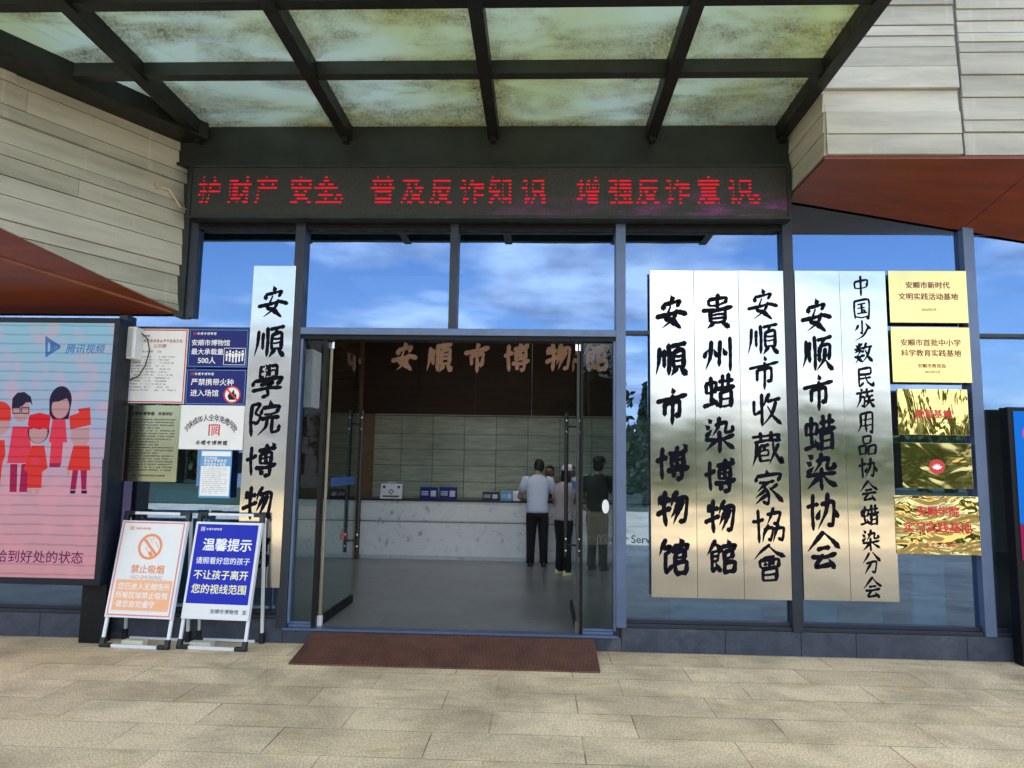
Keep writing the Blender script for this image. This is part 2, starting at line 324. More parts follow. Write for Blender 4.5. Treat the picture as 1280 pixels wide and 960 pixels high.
M = dict(
    paving=m_paving(), board=m_board(), soffit=m_soffit(), plinth=m_basestone(), steel=m_steel(),
    brass=m_brass('satin_brass', 0.16, 0.05, (1.2, 1.2, 1.2)), brassw=m_brass('wavy_brass', 0.03, 0.62, (3.0, 3.0, 7), (0.56, 0.44, 0.19)),
    brasss=m_brass('streaked_brass', 0.04, 0.5, (9, 9, 2.0), (0.62, 0.48, 0.18)), brassd=m_brass('dim_brass', 0.08, 0.22, (2.5, 2.5, 3.5), (0.40, 0.33, 0.14)),
    cglass=m_canopyglass(), tile=m_tile(), marble=m_marble(), lfloor=m_lobbyfloor(), ramp=m_ramp(), led=m_ledpanel(), screen=m_kioskscreen(),
    bwood=m_wood('dark_bronze_panel', (0.020, 0.011, 0.007), (0.040, 0.023, 0.014), 0.42),
    slat=m_wood('brown_timber', (0.09, 0.045, 0.02), (0.17, 0.09, 0.045)),
    glass=glass('blue_facade_glass', (0.72, 0.80, 0.86), 0.8, 0.46, (0.245, 0.385, 0.66), 0.0, 0.03),
    uglass=glass('blue_upper_glass', (0.30, 0.35, 0.40), 0.8, 0.46, (0.245, 0.385, 0.66), 0.0, 0.03),  # darker tint keeps the added lobby skylights out of view
    sglass=glass('side_light_glass', (0.88, 0.93, 0.93), 0.75, 0.0, (0.55, 0.72, 0.88)),
    dglass=glass('clear_door_glass', (0.80, 0.88, 0.86), 0.9, 0.05, (0.85, 0.95, 0.95)),
    alu=plain('slate_grey_aluminium', (0.017, 0.022, 0.036), 0.4, 0.15, 0.15, 3),
    alul=plain('pale_blue_aluminium', (0.10, 0.14, 0.24), 0.38, 0.35, 0.12, 3),
    beam=plain('charcoal_painted_steel', (0.008, 0.010, 0.0095), 0.5, 0.0, 0.3, 4, 0.3),
    fascia=plain('charcoal_fascia_steel', (0.018, 0.023, 0.022), 0.45, 0.1, 0.3, 3, 0.35),
    black=plain('black_coated_metal', (0.003, 0.0035, 0.005), 0.5, 0.0, 0.3, 6, 0.25),
    blackp=plain('black_plastic', (0.010, 0.011, 0.016), 0.45, 0, 0.2),
    chrome=plain('polished_chrome', (0.75, 0.75, 0.74), 0.15, 1.0, 0.05),
    whitem=plain('white_coated_metal', (0.72, 0.74, 0.78), 0.35, 0.1, 0.06),
    white=plain('white_sign_face', (0.78, 0.78, 0.77), 0.4, 0, 0.03),
    ink=plain('black_brush_ink', (0.006, 0.006, 0.012), 0.9, 0, 0.2, 6, 0.1),
    bronze=plain('copper_letter', (0.92, 0.54, 0.37), 0.45, 0.0, 0.1),
    blue=plain('royal_blue_print', (0.004, 0.010, 0.16), 0.4, 0, 0.06, 6, 0.3),
    bluev=plain('vivid_blue_print', (0.004, 0.016, 0.42), 0.4, 0, 0.05, 6, 0.25),
    bluel=plain('light_blue_print', (0.10, 0.33, 0.62), 0.4, 0, 0.06),
    navy=plain('navy_print', (0.02, 0.03, 0.12), 0.5, 0, 0.05),
    orange=plain('orange_print', (0.82, 0.27, 0.09), 0.4, 0, 0.06),
    orangel=plain('pale_orange_print', (0.90, 0.45, 0.22), 0.4, 0, 0.05),
    red=plain('red_print', (0.62, 0.02, 0.025), 0.4, 0, 0.06),
    dred=plain('dark_red_print', (0.22, 0.02, 0.02), 0.5, 0, 0.1),
    grey=plain('grey_print', (0.30, 0.30, 0.30), 0.6, 0, 0.05),
    dgrey=plain('dark_grey_print', (0.06, 0.06, 0.06), 0.6, 0, 0.05),
    wtext=plain('white_print', (0.85, 0.85, 0.85), 0.5, 0, 0.02),
    ytext=plain('pale_yellow_print', (0.90, 0.88, 0.48), 0.5, 0, 0.02),
    plaster=plain('grey_plaster', (0.16, 0.16, 0.16), 0.8, 0, 0.1, 2),
    dwall=plain('dark_lobby_wall', (0.20, 0.18, 0.16), 0.7, 0, 0.15, 2),
    ceil=plain('lobby_ceiling', (0.40, 0.40, 0.40), 0.8, 0, 0.1, 2),
    stone2=plain('bleached_stone', (0.55, 0.50, 0.40), 0.8, 0, 0.1, 30),
    skin=plain('skin', (0.40, 0.22, 0.15), 0.6, 0, 0.06), hair=plain('black_hair', (0.008, 0.007, 0.007), 0.5, 0, 0.2, 40),
    polo=plain('pale_blue_polo_cloth', (0.62, 0.68, 0.82), 0.85, 0, 0.05, 20), trouser=plain('black_trouser_cloth', (0.008, 0.008, 0.010), 0.85, 0, 0.2, 20),
    redshirt=plain('dark_red_cloth', (0.15, 0.025, 0.02), 0.85, 0, 0.1, 20), blackcloth=plain('black_jersey', (0.010, 0.011, 0.012), 0.9, 0, 0.2, 20),
    blouse=m_shirtdots(), lime=plain('pale_lime_shoe', (0.62, 0.70, 0.35), 0.6, 0, 0.1, 20), cap=plain('white_cap_cloth', (0.65, 0.63, 0.62), 0.8, 0, 0.05),
    bark=plain('bark', (0.07, 0.05, 0.035), 0.9, 0, 0.3, 12), leaf=plain('leaf_green', (0.045, 0.085, 0.022), 0.6, 0, 0.5, 3),
    leafd=plain('conifer_green', (0.022, 0.05, 0.018), 0.6, 0, 0.5, 3), lawn=plain('lawn_green', (0.035, 0.06, 0.02), 0.9, 0, 0.3, 3),
    concrete=plain('far_grey_concrete', (0.28, 0.30, 0.33), 0.8, 0, 0.1, 1), rubber=plain('dark_rubber', (0.015, 0.015, 0.016), 0.7),
    brick=plain('pale_block', (0.62, 0.58, 0.42), 0.8, 0, 0.1, 20),
    engr=m_brass('engraved_bronze_green', 0.22, 0.06, (1.2, 1.2, 1.2), (0.34, 0.36, 0.26)),
)

# ------------------------------------------------------------------ mesh helpers
class MB:
    def __init__(s): s.v = []; s.f = []
    def add(s, vs, fs):
        o = len(s.v); s.v += [tuple(v) for v in vs]; s.f += [tuple(i+o for i in f) for f in fs]; return s
    def box(s, x0, x1, y0, y1, z0, z1):
        vs = [(x, y, z) for z in (z0, z1) for y in (y0, y1) for x in (x0, x1)]
        return s.add(vs, [(0, 2, 3, 1), (4, 5, 7, 6), (0, 1, 5, 4), (2, 6, 7, 3), (0, 4, 6, 2), (1, 3, 7, 5)])
    def prism(s, pts, d):                       # polygon (list of 3-vectors) extruded by vector d
        n = len(pts); a = [Vector(p) for p in pts]; d = Vector(d)
        return s.add(a + [p+d for p in a], [tuple(range(n))[::-1], tuple(range(n, 2*n))] + [(i, (i+1) % n, n+(i+1) % n, n+i) for i in range(n)])
    def bar(s, a, b, w, h, up=(0, 0, 1)):       # rectangular bar, a->b, width w, height h
        a = Vector(a); b = Vector(b); d = (b-a).normalized(); u = Vector(up)
        sx = d.cross(u).normalized()*w/2; sz = sx.cross(d).normalized()*h/2
        q = [a-sx-sz, a+sx-sz, a+sx+sz, a-sx+sz]
        return s.prism(q, b-a)
    def tube(s, pts, r, n=10, cap=True):
        pts = [Vector(p) for p in pts]; rr = r if isinstance(r, (list, tuple)) else [r]*len(pts)
        rings = []; o = len(s.v); prev = None
        for i, p in enumerate(pts):
            d = (pts[min(i+1, len(pts)-1)] - pts[max(i-1, 0)]).normalized()
            u = Vector((0, 0, 1)) if abs(d.z) < 0.9 else Vector((0, 1, 0))
            if prev is not None: u = prev
            x = d.cross(u).normalized(); y = x.cross(d).normalized(); prev = y
            for k in range(n):
                t = 2*math.pi*k/n; s.v.append(tuple(p + x*math.cos(t)*rr[i] + y*math.sin(t)*rr[i]))
        for i in range(len(pts)-1):
            for k in range(n):
                s.f.append((o+i*n+k, o+i*n+(k+1) % n, o+(i+1)*n+(k+1) % n, o+(i+1)*n+k))
        if cap:
            s.f.append(tuple(o+k for k in range(n))[::-1]); s.f.append(tuple(o+(len(pts)-1)*n+k for k in range(n)))
        return s
    def loft(s, rings, n=16):                   # rings: (cx, cy, cz, rx, ry)
        o = len(s.v)
        for cx, cy, cz, rx, ry in rings:
            for k in range(n):
                t = 2*math.pi*k/n; s.v.append((cx+rx*math.cos(t), cy+ry*math.sin(t), cz))
        for i in range(len(rings)-1):
            for k in range(n):
                s.f.append((o+i*n+k, o+i*n+(k+1) % n, o+(i+1)*n+(k+1) % n, o+(i+1)*n+k))
        s.f.append(tuple(o+k for k in range(n))[::-1]); s.f.append(tuple(o+(len(rings)-1)*n+k for k in range(n)))
        return s
    def disc(s, cx, cz, r0, r1, y0, y1, n=40, a0=0.0, a1=2*math.pi):   # flat ring in the sign plane
        o = len(s.v)
        for k in range(n+1):
            t = a0+(a1-a0)*k/n
            for r in (r0, r1):
                s.v.append((cx+r*math.cos(t), y0, cz+r*math.sin(t)))
        for k in range(n):
            s.f.append((o+2*k, o+2*k+1, o+2*k+3, o+2*k+2))
        return s
    def poly(s, pts, y):                        # flat polygon in the sign plane, (x, z) points
        return s.add([(x, y, z) for x, z in pts], [tuple(range(len(pts)))])
    def ell(s, cx, cz, rx, rz, y, n=24, a0=0, a1=2*math.pi):
        return s.poly([(cx+rx*math.cos(a0+(a1-a0)*k/n), cz+rz*math.sin(a0+(a1-a0)*k/n)) for k in range(n if a1-a0 > 6.2 else n+1)], y)
    def build(s, name, mat, parent=None, loc=None, bevel=0.0, smooth=False, label=None):
        me = bpy.data.meshes.new(name); me.from_pydata(s.v, [], s.f); me.update()
        if bevel or smooth:
            bm = bmesh.new(); bm.from_mesh(me)
            bmesh.ops.recalc_face_normals(bm, faces=bm.faces)
            if bevel:
                es = [e for e in bm.edges if len(e.link_faces) == 2 and e.calc_face_angle() > 0.6]
                bmesh.ops.bevel(bm, geom=es, offset=bevel, segments=2, affect='EDGES', profile=0.6)
            bm.to_mesh(me); bm.free()
        if smooth:
            for p in me.polygons: p.use_smooth = True
        me.materials.append(mat)
        return link(name, me, parent, loc, label)
def link(name, me, parent=None, loc=None, label=None):
    o = bpy.data.objects.new(name, me); COL.objects.link(o)
    if parent is not None: o.parent = parent
    if loc is not None: o.location = loc
    if label: o['label'] = label
    return o
def thing(name, label, cat, loc=(0, 0, 0), rz=0.0, group=None):
    o = bpy.data.objects.new(name, None); COL.objects.link(o); o.location = loc; o.rotation_euler = (0, 0, rz)
    o.empty_display_size = 0.1
    return tag(o, label, cat, group)
def tag(o, label, cat, group=None, kind=None):
    o['label'] = label
    if cat: o['category'] = cat
    if group: o['group'] = group
    if kind: o['kind'] = kind
    return o
def struct(o, label, cat):
    return tag(o, label, cat, None, 'structure')
def box(name, mat, parent, *a, bevel=0.0, label=None):
    return MB().box(*a).build(name, mat, parent, bevel=bevel, label=label)

# ------------------------------------------------------------------ printed text (sign plane: x right, z up, facing -y)
_TC = {}
def text_geo(body, bold, shear=0.0):
    k = (body, bold, shear)
    if k in _TC: return _TC[k]
    cu = bpy.data.curves.new('lettering', 'FONT'); cu.body = body; cu.size = 1.0; cu.shear = shear
    cu.resolution_u = 3
    o = bpy.data.objects.new('lettering', cu); COL.objects.link(o)
    dg = bpy.context.evaluated_depsgraph_get(); dg.update()
    me = bpy.data.meshes.new_from_object(o.evaluated_get(dg))
    vs = [(v.co.x, v.co.y) for v in me.vertices]; fs = [tuple(p.vertices) for p in me.polygons]
    bpy.data.objects.remove(o); bpy.data.curves.remove(cu); bpy.data.meshes.remove(me)
    _TC[k] = (vs, fs); return _TC[k]
def text_into(mb, body, cx, cz, w=None, h=None, y=-0.002, bold=0.0, align='C', em=None, shear=0.0):
    vs, fs = text_geo(body, 0.0, shear)
    x0 = min(v[0] for v in vs); x1 = max(v[0] for v in vs); y0 = min(v[1] for v in vs); y1 = max(v[1] for v in vs)
    if em: sx = sz = em
    else:
        sx = w/(x1-x0) if w else None; sz = h/(y1-y0) if h else None
        sx = sx or sz; sz = sz or sx
    ox = {'C': (x0+x1)/2, 'L': x0, 'R': x1}[align]; oz = (y0+y1)/2
    b = bold*0.95
    for i, (dx, dz) in enumerate(((0, 0), (b, 0), (-b, 0), (0, b*0.8), (0, -b*0.8)) if bold else ((0, 0),)):
        mb.add([(cx+(v[0]-ox+dx)*sx, y-0.00006*i, cz+(v[1]-oz+dz)*sz) for v in vs], fs)
    return mb
def text(body, mat, parent, cx, cz, name='lettering', **k):
    return text_into(MB(), body, cx, cz, **k).build(name, mat, parent)
def fineprint(mb, x0, x1, z, h, y, fill=0.8, cells=None):     # a row of writing too small to read
    n = max(3, int((x1-x0)/(h*1.05)))
    for i in range(n):
        if random.random() > fill: continue
        a = x0+(x1-x0)*i/n; b = a+(x1-x0)/n*0.8
        for k in range(3):
            zz = z-h/2+h*(k+0.15)/3
            if random.random() < 0.8: mb.poly([(a, zz), (b, zz), (b, zz+h*0.17), (a, zz+h*0.17)], y)
        mb.poly([((a+b)/2-h*0.06, z-h/2), ((a+b)/2+h*0.06, z-h/2), ((a+b)/2+h*0.06, z+h/2), ((a+b)/2-h*0.06, z+h/2)], y-0.0002)
    return mb

# ------------------------------------------------------------------ brush calligraphy: strokes on a 100 x 100 grid, y down
BR = {
'安': "50,0 56,14 d|26,20 24,40 d|27,24 52,20 78,16 68,34 h|48,32 36,56 32,66 54,74 80,97 n|68,44 56,70 20,94 p|0,62 40,54 74,50 100,57 h",
'順': "12,18 9,58 0,94 p|26,24 25,74 v|42,8 42,50 41,96 v|52,14 74,10 97,7 h|74,12 63,28 p|58,30 57,78 v|58,30 90,26 89,78 h|60,45 86,42 t|60,59 86,56 t|58,76 88,73 t|68,78 48,100 p|78,78 98,100 d",
'市': "50,0 55,16 d|2,36 50,28 97,22 h|28,44 27,76 v|29,45 73,38 72,74 60,80 h|51,22 51,60 51,102 v",
'博': "0,46 32,34 h|18,10 18,94 v|40,24 96,16 h|86,2 95,11 d|48,34 48,62 v|48,33 84,28 84,60 h|50,47 82,43 t|48,61 84,57 t|66,6 66,62 v|34,73 100,65 h|79,58 79,92 64,97 h|46,78 58,90 d",
'物': "14,16 3,40 p|8,34 42,26 h|26,4 26,96 v|0,66 44,50 h|62,6 44,46 p|56,30 94,23 86,84 70,90 h|68,34 44,76 p|81,32 52,92 p",
'館': "30,2 2,42 p|28,8 50,27 n|18,34 40,31 t|20,34 19,90 v|20,34 40,32 38,60 t|20,46 38,45 t|20,60 38,58 t|19,90 42,74 p|32,66 48,88 d|72,0 77,12 d|52,18 48,35 d|52,20 97,15 88,31 h|60,33 58,96 v|60,34 86,31 84,53 h|60,52 84,50 t|59,67 92,63 90,93 h|58,93 91,91 h",
'馆': "26,2 4,42 p|18,25 42,20 32,38 h|26,36 24,90 46,72 h|72,0 77,12 d|52,18 48,35 d|52,20 97,15 88,31 h|60,33 58,96 v|60,34 86,31 84,53 h|60,52 84,50 t|59,67 92,63 90,93 h|58,93 91,91 h",
'貴': "22,16 21,33 v|22,16 78,11 74,30 h|22,33 74,28 t|50,0 50,44 v|0,48 100,40 h|27,54 26,86 v|27,54 74,49 74,86 h|29,64 72,61 t|29,74 72,71 t|27,86 74,83 t|38,87 14,102 p|62,87 88,102 d",
'州': "14,38 4,62 d|27,12 24,60 6,98 p|38,38 47,58 d|55,14 54,86 v|66,36 77,56 d|90,2 90,50 89,102 v",
'蜡': "5,28 6,56 v|5,28 42,23 39,54 h|6,55 39,52 t|23,6 23,88 v|0,94 44,80 h|34,70 48,96 d|50,22 98,17 h|62,2 62,42 v|83,0 81,42 v|45,45 102,37 h|56,54 55,100 v|56,54 90,50 89,98 h|58,73 88,70 t|56,95 89,92 t",
'染': "12,4 24,14 d|5,22 17,33 d|4,54 25,36 p|51,0 46,26 28,52 p|36,22 73,15 68,44 94,40 92,28 h|4,63 97,55 h|50,42 50,102 v|46,62 6,97 p|54,61 98,92 n",
'收': "12,22 14,64 36,54 h|39,2 38,98 v|64,2 46,42 p|56,26 100,19 h|87,27 72,66 38,100 p|58,40 76,72 102,98 n",
'藏': "4,14 96,9 h|31,0 33,25 v|69,0 65,25 v|12,32 98,25 h|18,34 16,70 2,100 p|30,42 30,88 v|30,42 58,39 h|30,56 54,54 54,70 30,72 t|30,87 60,84 t|44,42 44,56 v|70,14 76,58 98,94 100,76 n|91,38 60,94 p|83,8 94,18 d",
'家': "47,0 53,12 d|15,16 11,35 d|16,18 92,13 84,31 h|24,36 74,31 h|54,36 18,62 p|40,47 55,72 50,98 36,93 h|46,57 10,82 p|50,72 12,100 p|81,41 58,60 p|56,52 100,95 n",
'協': "0,36 36,29 h|18,4 18,98 v|46,18 87,13 80,43 68,42 h|67,0 46,47 p|36,62 63,57 58,93 48,90 h|50,48 32,96 p|67,62 98,57 93,93 80,90 h|81,47 64,96 p",
'會': "50,-2 2,37 p|50,0 100,33 n|33,33 67,31 t|21,43 22,63 v|21,43 79,40 78,61 h|22,62 78,60 t|50,41 50,61 v|35,46 40,55 d|65,45 60,55 d|29,69 29,100 v|29,69 71,66 71,99 h|31,83 69,81 t|29,99 71,97 t",
'學': "27,6 25,40 v|26,8 38,6 t|26,22 38,21 t|24,38 38,36 t|45,2 59,15 d|60,2 43,18 p|45,20 59,33 d|60,20 43,37 p|66,6 81,5 79,39 h|66,20 79,20 t|65,37 80,36 t|10,46 2,64 d|11,49 98,41 85,60 h|30,62 71,56 50,71 h|50,70 55,92 36,100 h|2,80 100,70 h",
'院': "8,6 8,100 v|8,9 33,7 20,32 35,44 26,62 12,58 h|67,0 71,12 d|44,18 40,37 d|44,20 98,15 88,33 h|52,37 86,33 t|41,53 100,47 h|60,52 56,75 30,100 p|77,50 76,90 100,89 100,73 h",
'顺': "12,14 12,60 2,92 p|26,20 25,76 v|43,4 42,100 v|54,12 98,5 h|75,9 63,29 p|60,32 58,76 v|60,32 91,28 90,72 h|75,40 72,72 48,100 p|78,75 100,100 d",
'协': "0,37 38,29 h|19,2 19,100 v|45,33 85,25 81,88 66,86 h|67,2 62,50 34,98 p|43,49 33,72 d|90,46 100,70 d",
'会': "50,-2 0,50 p|50,0 102,45 n|31,45 69,42 h|12,63 90,56 h|46,60 22,92 78,85 h|66,72 84,98 d",
'中': "14,28 16,63 v|14,28 87,22 83,59 h|16,62 83,57 t|50,-2 50,50 50,102 v",
'国': "10,8 10,98 v|10,8 91,4 91,100 78,95 h|10,91 90,88 t|28,26 72,23 t|30,48 68,45 t|24,74 78,71 t|50,26 50,72 v|60,56 71,66 d",
'少': "50,-2 50,64 40,58 h|26,22 6,50 p|68,16 98,42 d|83,38 54,76 4,102 p",
'数': "10,8 21,21 d|43,2 33,19 p|0,31 54,23 h|27,0 27,52 v|24,31 2,49 p|30,32 52,47 d|24,52 12,75 46,98 n|43,61 4,100 p|0,71 56,63 h|67,0 51,37 p|60,24 100,19 h|89,23 74,64 44,100 p|62,37 78,70 102,98 n",
'民': "16,10 86,5 83,35 18,39 h|18,10 18,98 46,81 h|20,59 88,53 h|54,38 67,78 98,98 100,78 n",
'族': "26,0 33,12 d|0,23 52,17 h|24,24 20,60 0,96 p|22,45 45,42 41,90 28,86 h|63,0 49,27 p|58,18 98,13 h|64,28 53,47 p|60,41 96,35 h|48,63 102,57 h|77,39 70,72 42,100 p|76,62 100,98 n",
'用': "20,8 18,64 2,98 p|20,8 85,4 85,98 72,93 h|20,36 83,33 t|20,65 83,62 t|52,7 52,96 v",
'品': "29,4 32,39 v|29,4 73,1 69,37 h|32,38 69,35 t|3,54 7,95 v|3,54 43,51 41,93 h|7,94 41,91 t|56,54 58,96 v|56,54 98,49 93,93 h|58,94 93,91 t",
'分': "37,0 2,48 p|60,-2 100,42 n|20,51 76,44 67,94 52,90 h|47,50 12,100 p",
}
PROF = {'h': [(0, 0.80), (0.12, 1.05), (0.5, 0.72), (0.88, 1.05), (1, 0.75)], 'v': [(0, 0.75), (0.12, 1.1), (0.5, 0.85), (0.85, 0.9), (1, 0.55)],
        'p': [(0, 0.8), (0.15, 1.1), (0.5, 0.9), (1, 0.12)], 'n': [(0, 0.35), (0.4, 0.7), (0.8, 1.3), (1, 0.45)],
        'd': [(0, 0.3), (0.55, 1.15), (0.85, 1.1), (1, 0.6)], 't': [(0, 0.55), (0.5, 0.55), (1, 0.6)]}
def prof(k, t):
    P = PROF[k]
    for (a, u), (b, v) in zip(P, P[1:]):
        if t <= b: return u+(v-u)*(t-a)/(b-a)
    return P[-1][1]
def brush_into(mb, ch, cx, cz, w, h, y, wt=9.5, thick=0.0, slant=0.05, seed=0):
    rnd = random.Random(ord(ch)*7+seed)
    for si, st in enumerate(BR[ch].split('|')):
        q = st.split(); kind = q[-1]
        P = [Vector((float(a.split(',')[0])+rnd.uniform(-1.8, 1.8), float(a.split(',')[1])+rnd.uniform(-1.8, 1.8))) for a in q[:-1]]
        if len(P) == 2:                         # give straight strokes the slight bow of a hand
            d = P[1]-P[0]; P.insert(1, (P[0]+P[1])/2+Vector((-d.y, d.x))*rnd.uniform(-0.05, 0.09))
        E = [P[0]*2-P[1]]+P+[P[-1]*2-P[-2]]
        C = []
        for i in range(1, len(E)-2):
            a, b, c, d = E[i-1], E[i], E[i+1], E[i+2]
            for k in range(7):
                t = k/7
                # tightened Catmull-Rom keeps the corners of the turning strokes
                m1 = (c-a)*0.30; m2 = (d-b)*0.30
                C.append(b*(2*t**3-3*t*t+1)+m1*(t**3-2*t*t+t)+c*(-2*t**3+3*t*t)+m2*(t**3-t*t))
        C.append(P[-1])
        n = len(C); base = wt*rnd.uniform(0.88, 1.14)
        Lf, Rt = [], []
        for i, p in enumerate(C):
            d = (C[min(i+1, n-1)]-C[max(i-1, 0)])
            if d.length < 1e-6: d = Vector((1, 0))
            d.normalize(); nn = Vector((-d.y, d.x))
            r = base*0.5*prof(kind, i/(n-1))*(1+0.10*math.sin(i*1.7+rnd.random()))
            Lf.append(p+nn*r); Rt.append(p-nn*r)
        d0 = (C[0]-C[1]).normalized()*base*0.30; d1 = (C[-1]-C[-2]).normalized()*base*0.24
        pts = [C[0]+d0]+Lf+[C[-1]+d1]+Rt[::-1]
        yy = y-0.00035*si
        T = lambda v: (cx+((v.x-50)/100)*w, yy, cz+((50-v.y)/100+slant*(v.x-50)/100)*h)
        o = len(mb.v); Q = [T(p) for p in pts]
        fs = [(0, 1, 2*n+1)]
        for i in range(n-1): fs.append((1+i, 2+i, 2*n-i, 2*n+1-i))
        fs.append((n, n+1, n+2))
        if thick:
            m_ = len(Q); Q2 = [(a, b+thick, c) for a, b, c in Q]
            mb.add(Q+Q2, fs+[(i, (i+1) % m_, m_+(i+1) % m_, m_+i) for i in range(m_)])
        else: mb.add(Q, fs)
    return mb

# ------------------------------------------------------------------ GROUND
gm = MB(); gm.box(-120, 120, -160, 0.08, -0.3, 0.0)
struct(gm.build('ground', M['paving']), 'beige granite paving of the forecourt in long staggered flags', 'ground')
lawn = MB(); lawn.box(-120, 120, -120, -21, -0.2, 0.06)
struct(lawn.build('lawn', M['lawn']), 'green lawn across the forecourt seen in the reflections', 'lawn')

# ------------------------------------------------------------------ MUSEUM BUILDING
B = thing('museum_building', 'museum entrance front of blue glass, dark mullions and grey boarded upper walls', 'building')
ZS, ZT0, ZT1, ZH = 0.235, 3.045, 3.105, 4.14     # sill, transom, head
GY = 0.06                                        # glass plane
# upper wall block and shell, roof left open under the added skylights
sh = MB()
sh.box(-14, 14, 0.16, 1.2, 5.3, 11.5); sh.box(-14, 14, 1.2, 2.5, 5.29, 5.7); sh.box(-14, -2.7, 2.5, 4.0, 5.29, 5.7); sh.box(2.3, 14, 2.5, 4.0, 5.29, 5.7); sh.box(-14, 14, 4.0, 5.08, 5.29, 5.7); sh.box(-14, -2.9, 5.08, 5.86, 5.29, 5.7); sh.box(2.6, 14, 5.08, 5.86, 5.29, 5.7); sh.box(-14, 14, 5.86, 12, 5.29, 5.7)
sh.box(-14, -13.7, 0.2, 12, 0, 5.3); sh.box(13.7, 14, 0.2, 12, 0, 5.3); sh.box(-13.7, 13.7, 8.2, 8.5, 0, 5.3)
sh.build('upper_wall', M['plaster'], B)
box('lobby_floor', M['lfloor'], B, -13.7, 13.7, 0.10, 8.2, -0.1, 0.142)
for q in ((-13.7, 13.7, 0.14, 2.48), (-13.7, -2.7, 2.482, 4.02), (2.3, 13.7, 2.482, 4.02), (-13.7, 13.7, 4.022, 5.06), (-13.7, -2.9, 5.062, 5.88), (2.6, 13.7, 5.062, 5.88), (-13.7, 13.7, 5.882, 8.2)):
    box('lobby_ceiling', M['ceil'], B, *q, 4.32, 5.28)
rl_ = Mt('added_frosted_panel'); tl_ = rl_.n('ShaderNodeBsdfTranslucent'); tl_.inputs[0].default_value = (0.9, 0.92, 0.92, 1); rl_.l(tl_.outputs[0], rl_.out.inputs[0])  # skylights added to brighten the dim lobby
box('added_roof_light', rl_.m, B, -2.95, 2.65, 5.0, 5.92, 5.71, 5.73)
box('added_roof_light', rl_.m, B, -2.8, 2.4, 2.4, 4.1, 5.71, 5.73)
box('tile_wall_upper', M['white'], B, -3.1, 2.7, 5.90, 6.0, 2.635, 4.31)
# dark partitions of the neighbouring rooms
box('lobby_wall', M['dwall'], B, 3.3, 3.45, 3.2, 8.2, 0.142, 4.32)
box('lobby_wall', M['dwall'], B, -6.2, -6.05, 0.25, 8.2, 0.142, 4.32)
# mullions
for i, (x0, x1, z0, z1, mt) in enumerate([(-2.54, -2.435, 0.142, 4.26, 'alu'), (-0.935, -0.85, ZT1, 4.26, 'alu'), (0.75, 0.848, 0.225, 4.26, 'alul'),
                           (2.412, 2.515, 0.225, 4.50, 'alu'), (4.185, 4.29, 0.225, 4.36, 'alul'), (-4.33, -4.24, 0.225, 3.22, 'alu'), (6.6, 6.7, 0.225, 4.1, 'alu'), (-7.4, -7.3, 0.225, 3.22, 'alu')]):  # the two paler mullions carry reflected sky in their base colour
    box('mullion', M[mt], B, x0, x1, -0.022, 0.12, z0, z1, bevel=0.004)
# transoms and sills
class TB:
    def box(s, *a): MB().box(*a).build('transom', M['black'] if a[4] > 4 else M['alu'], B, bevel=0.003)  # head transoms coloured black for the shadow along the upper row
    def build(s, *a, **k): pass
tr = TB()
for x0, x1 in ((-7.3, -4.33), (-4.24, -2.54), (0.848, 2.412), (2.515, 4.185), (4.29, 6.6)):
    tr.box(x0, x1, 0.0, 0.11, ZT1-0.035, ZT1)
for x0, x1 in ((-7.3, -4.33), (-4.24, -2.54), (0.848, 2.412), (2.515, 4.185), (4.29, 6.6)):
    tr.box(x0, x1, 0.0, 0.11, 0.226, 0.262)
    tr.box(x0, x1, 0.03, 0.10, 0.262, 0.30)
for x0, x1 in ((-3.57, -2.54), (-2.435, -0.935), (-0.85, 0.75), (0.848, 2.412)):
    tr.box(x0, x1, 0.0, 0.11, ZH, 4.30)
tr.build('transom', M['alu'], B, bevel=0.003)
dh = MB().box(-2.435, 0.75, -0.03, 0.12, ZT0-0.01, ZT1).build('door_header', plain('blue_grey_aluminium', (0.10, 0.14, 0.24), 0.35, 0.4, 0.1), B, bevel=0.004)
box('door_head_reveal', M['black'], B, -2.435, 0.75, 0.0, 0.16, 2.99, ZT0-0.012)
# glass panes
def pane(x0, x1, z0, z1, mt='glass', y=GY):
    return box('glass_pane', M[mt], B, x0, x1, y, y+0.012, z0, z1)
pane(-7.3, -4.33, 0.30, 3.07); pane(-7.3, -4.33, 3.105, 3.26)
pane(-4.24, -2.54, 0.30, 3.07); pane(-3.57, -2.54, ZT1, ZH, 'uglass'); pane(-4.24, -3.571, ZT1, 3.25)
pane(-2.435, -0.935, ZT1, ZH, 'uglass'); pane(-0.85, 0.75, ZT1, ZH, 'uglass')
pane(0.848, 2.412, 0.30, 3.07); pane(0.848, 2.412, ZT1, ZH, 'uglass')
pane(2.515, 4.185, 0.30, 3.07); pane(2.515, 4.185, ZT1, 4.50, 'uglass')
pane(4.29, 6.6, 0.30, 3.07); pane(4.29, 6.6, ZT1, 4.2, 'uglass')
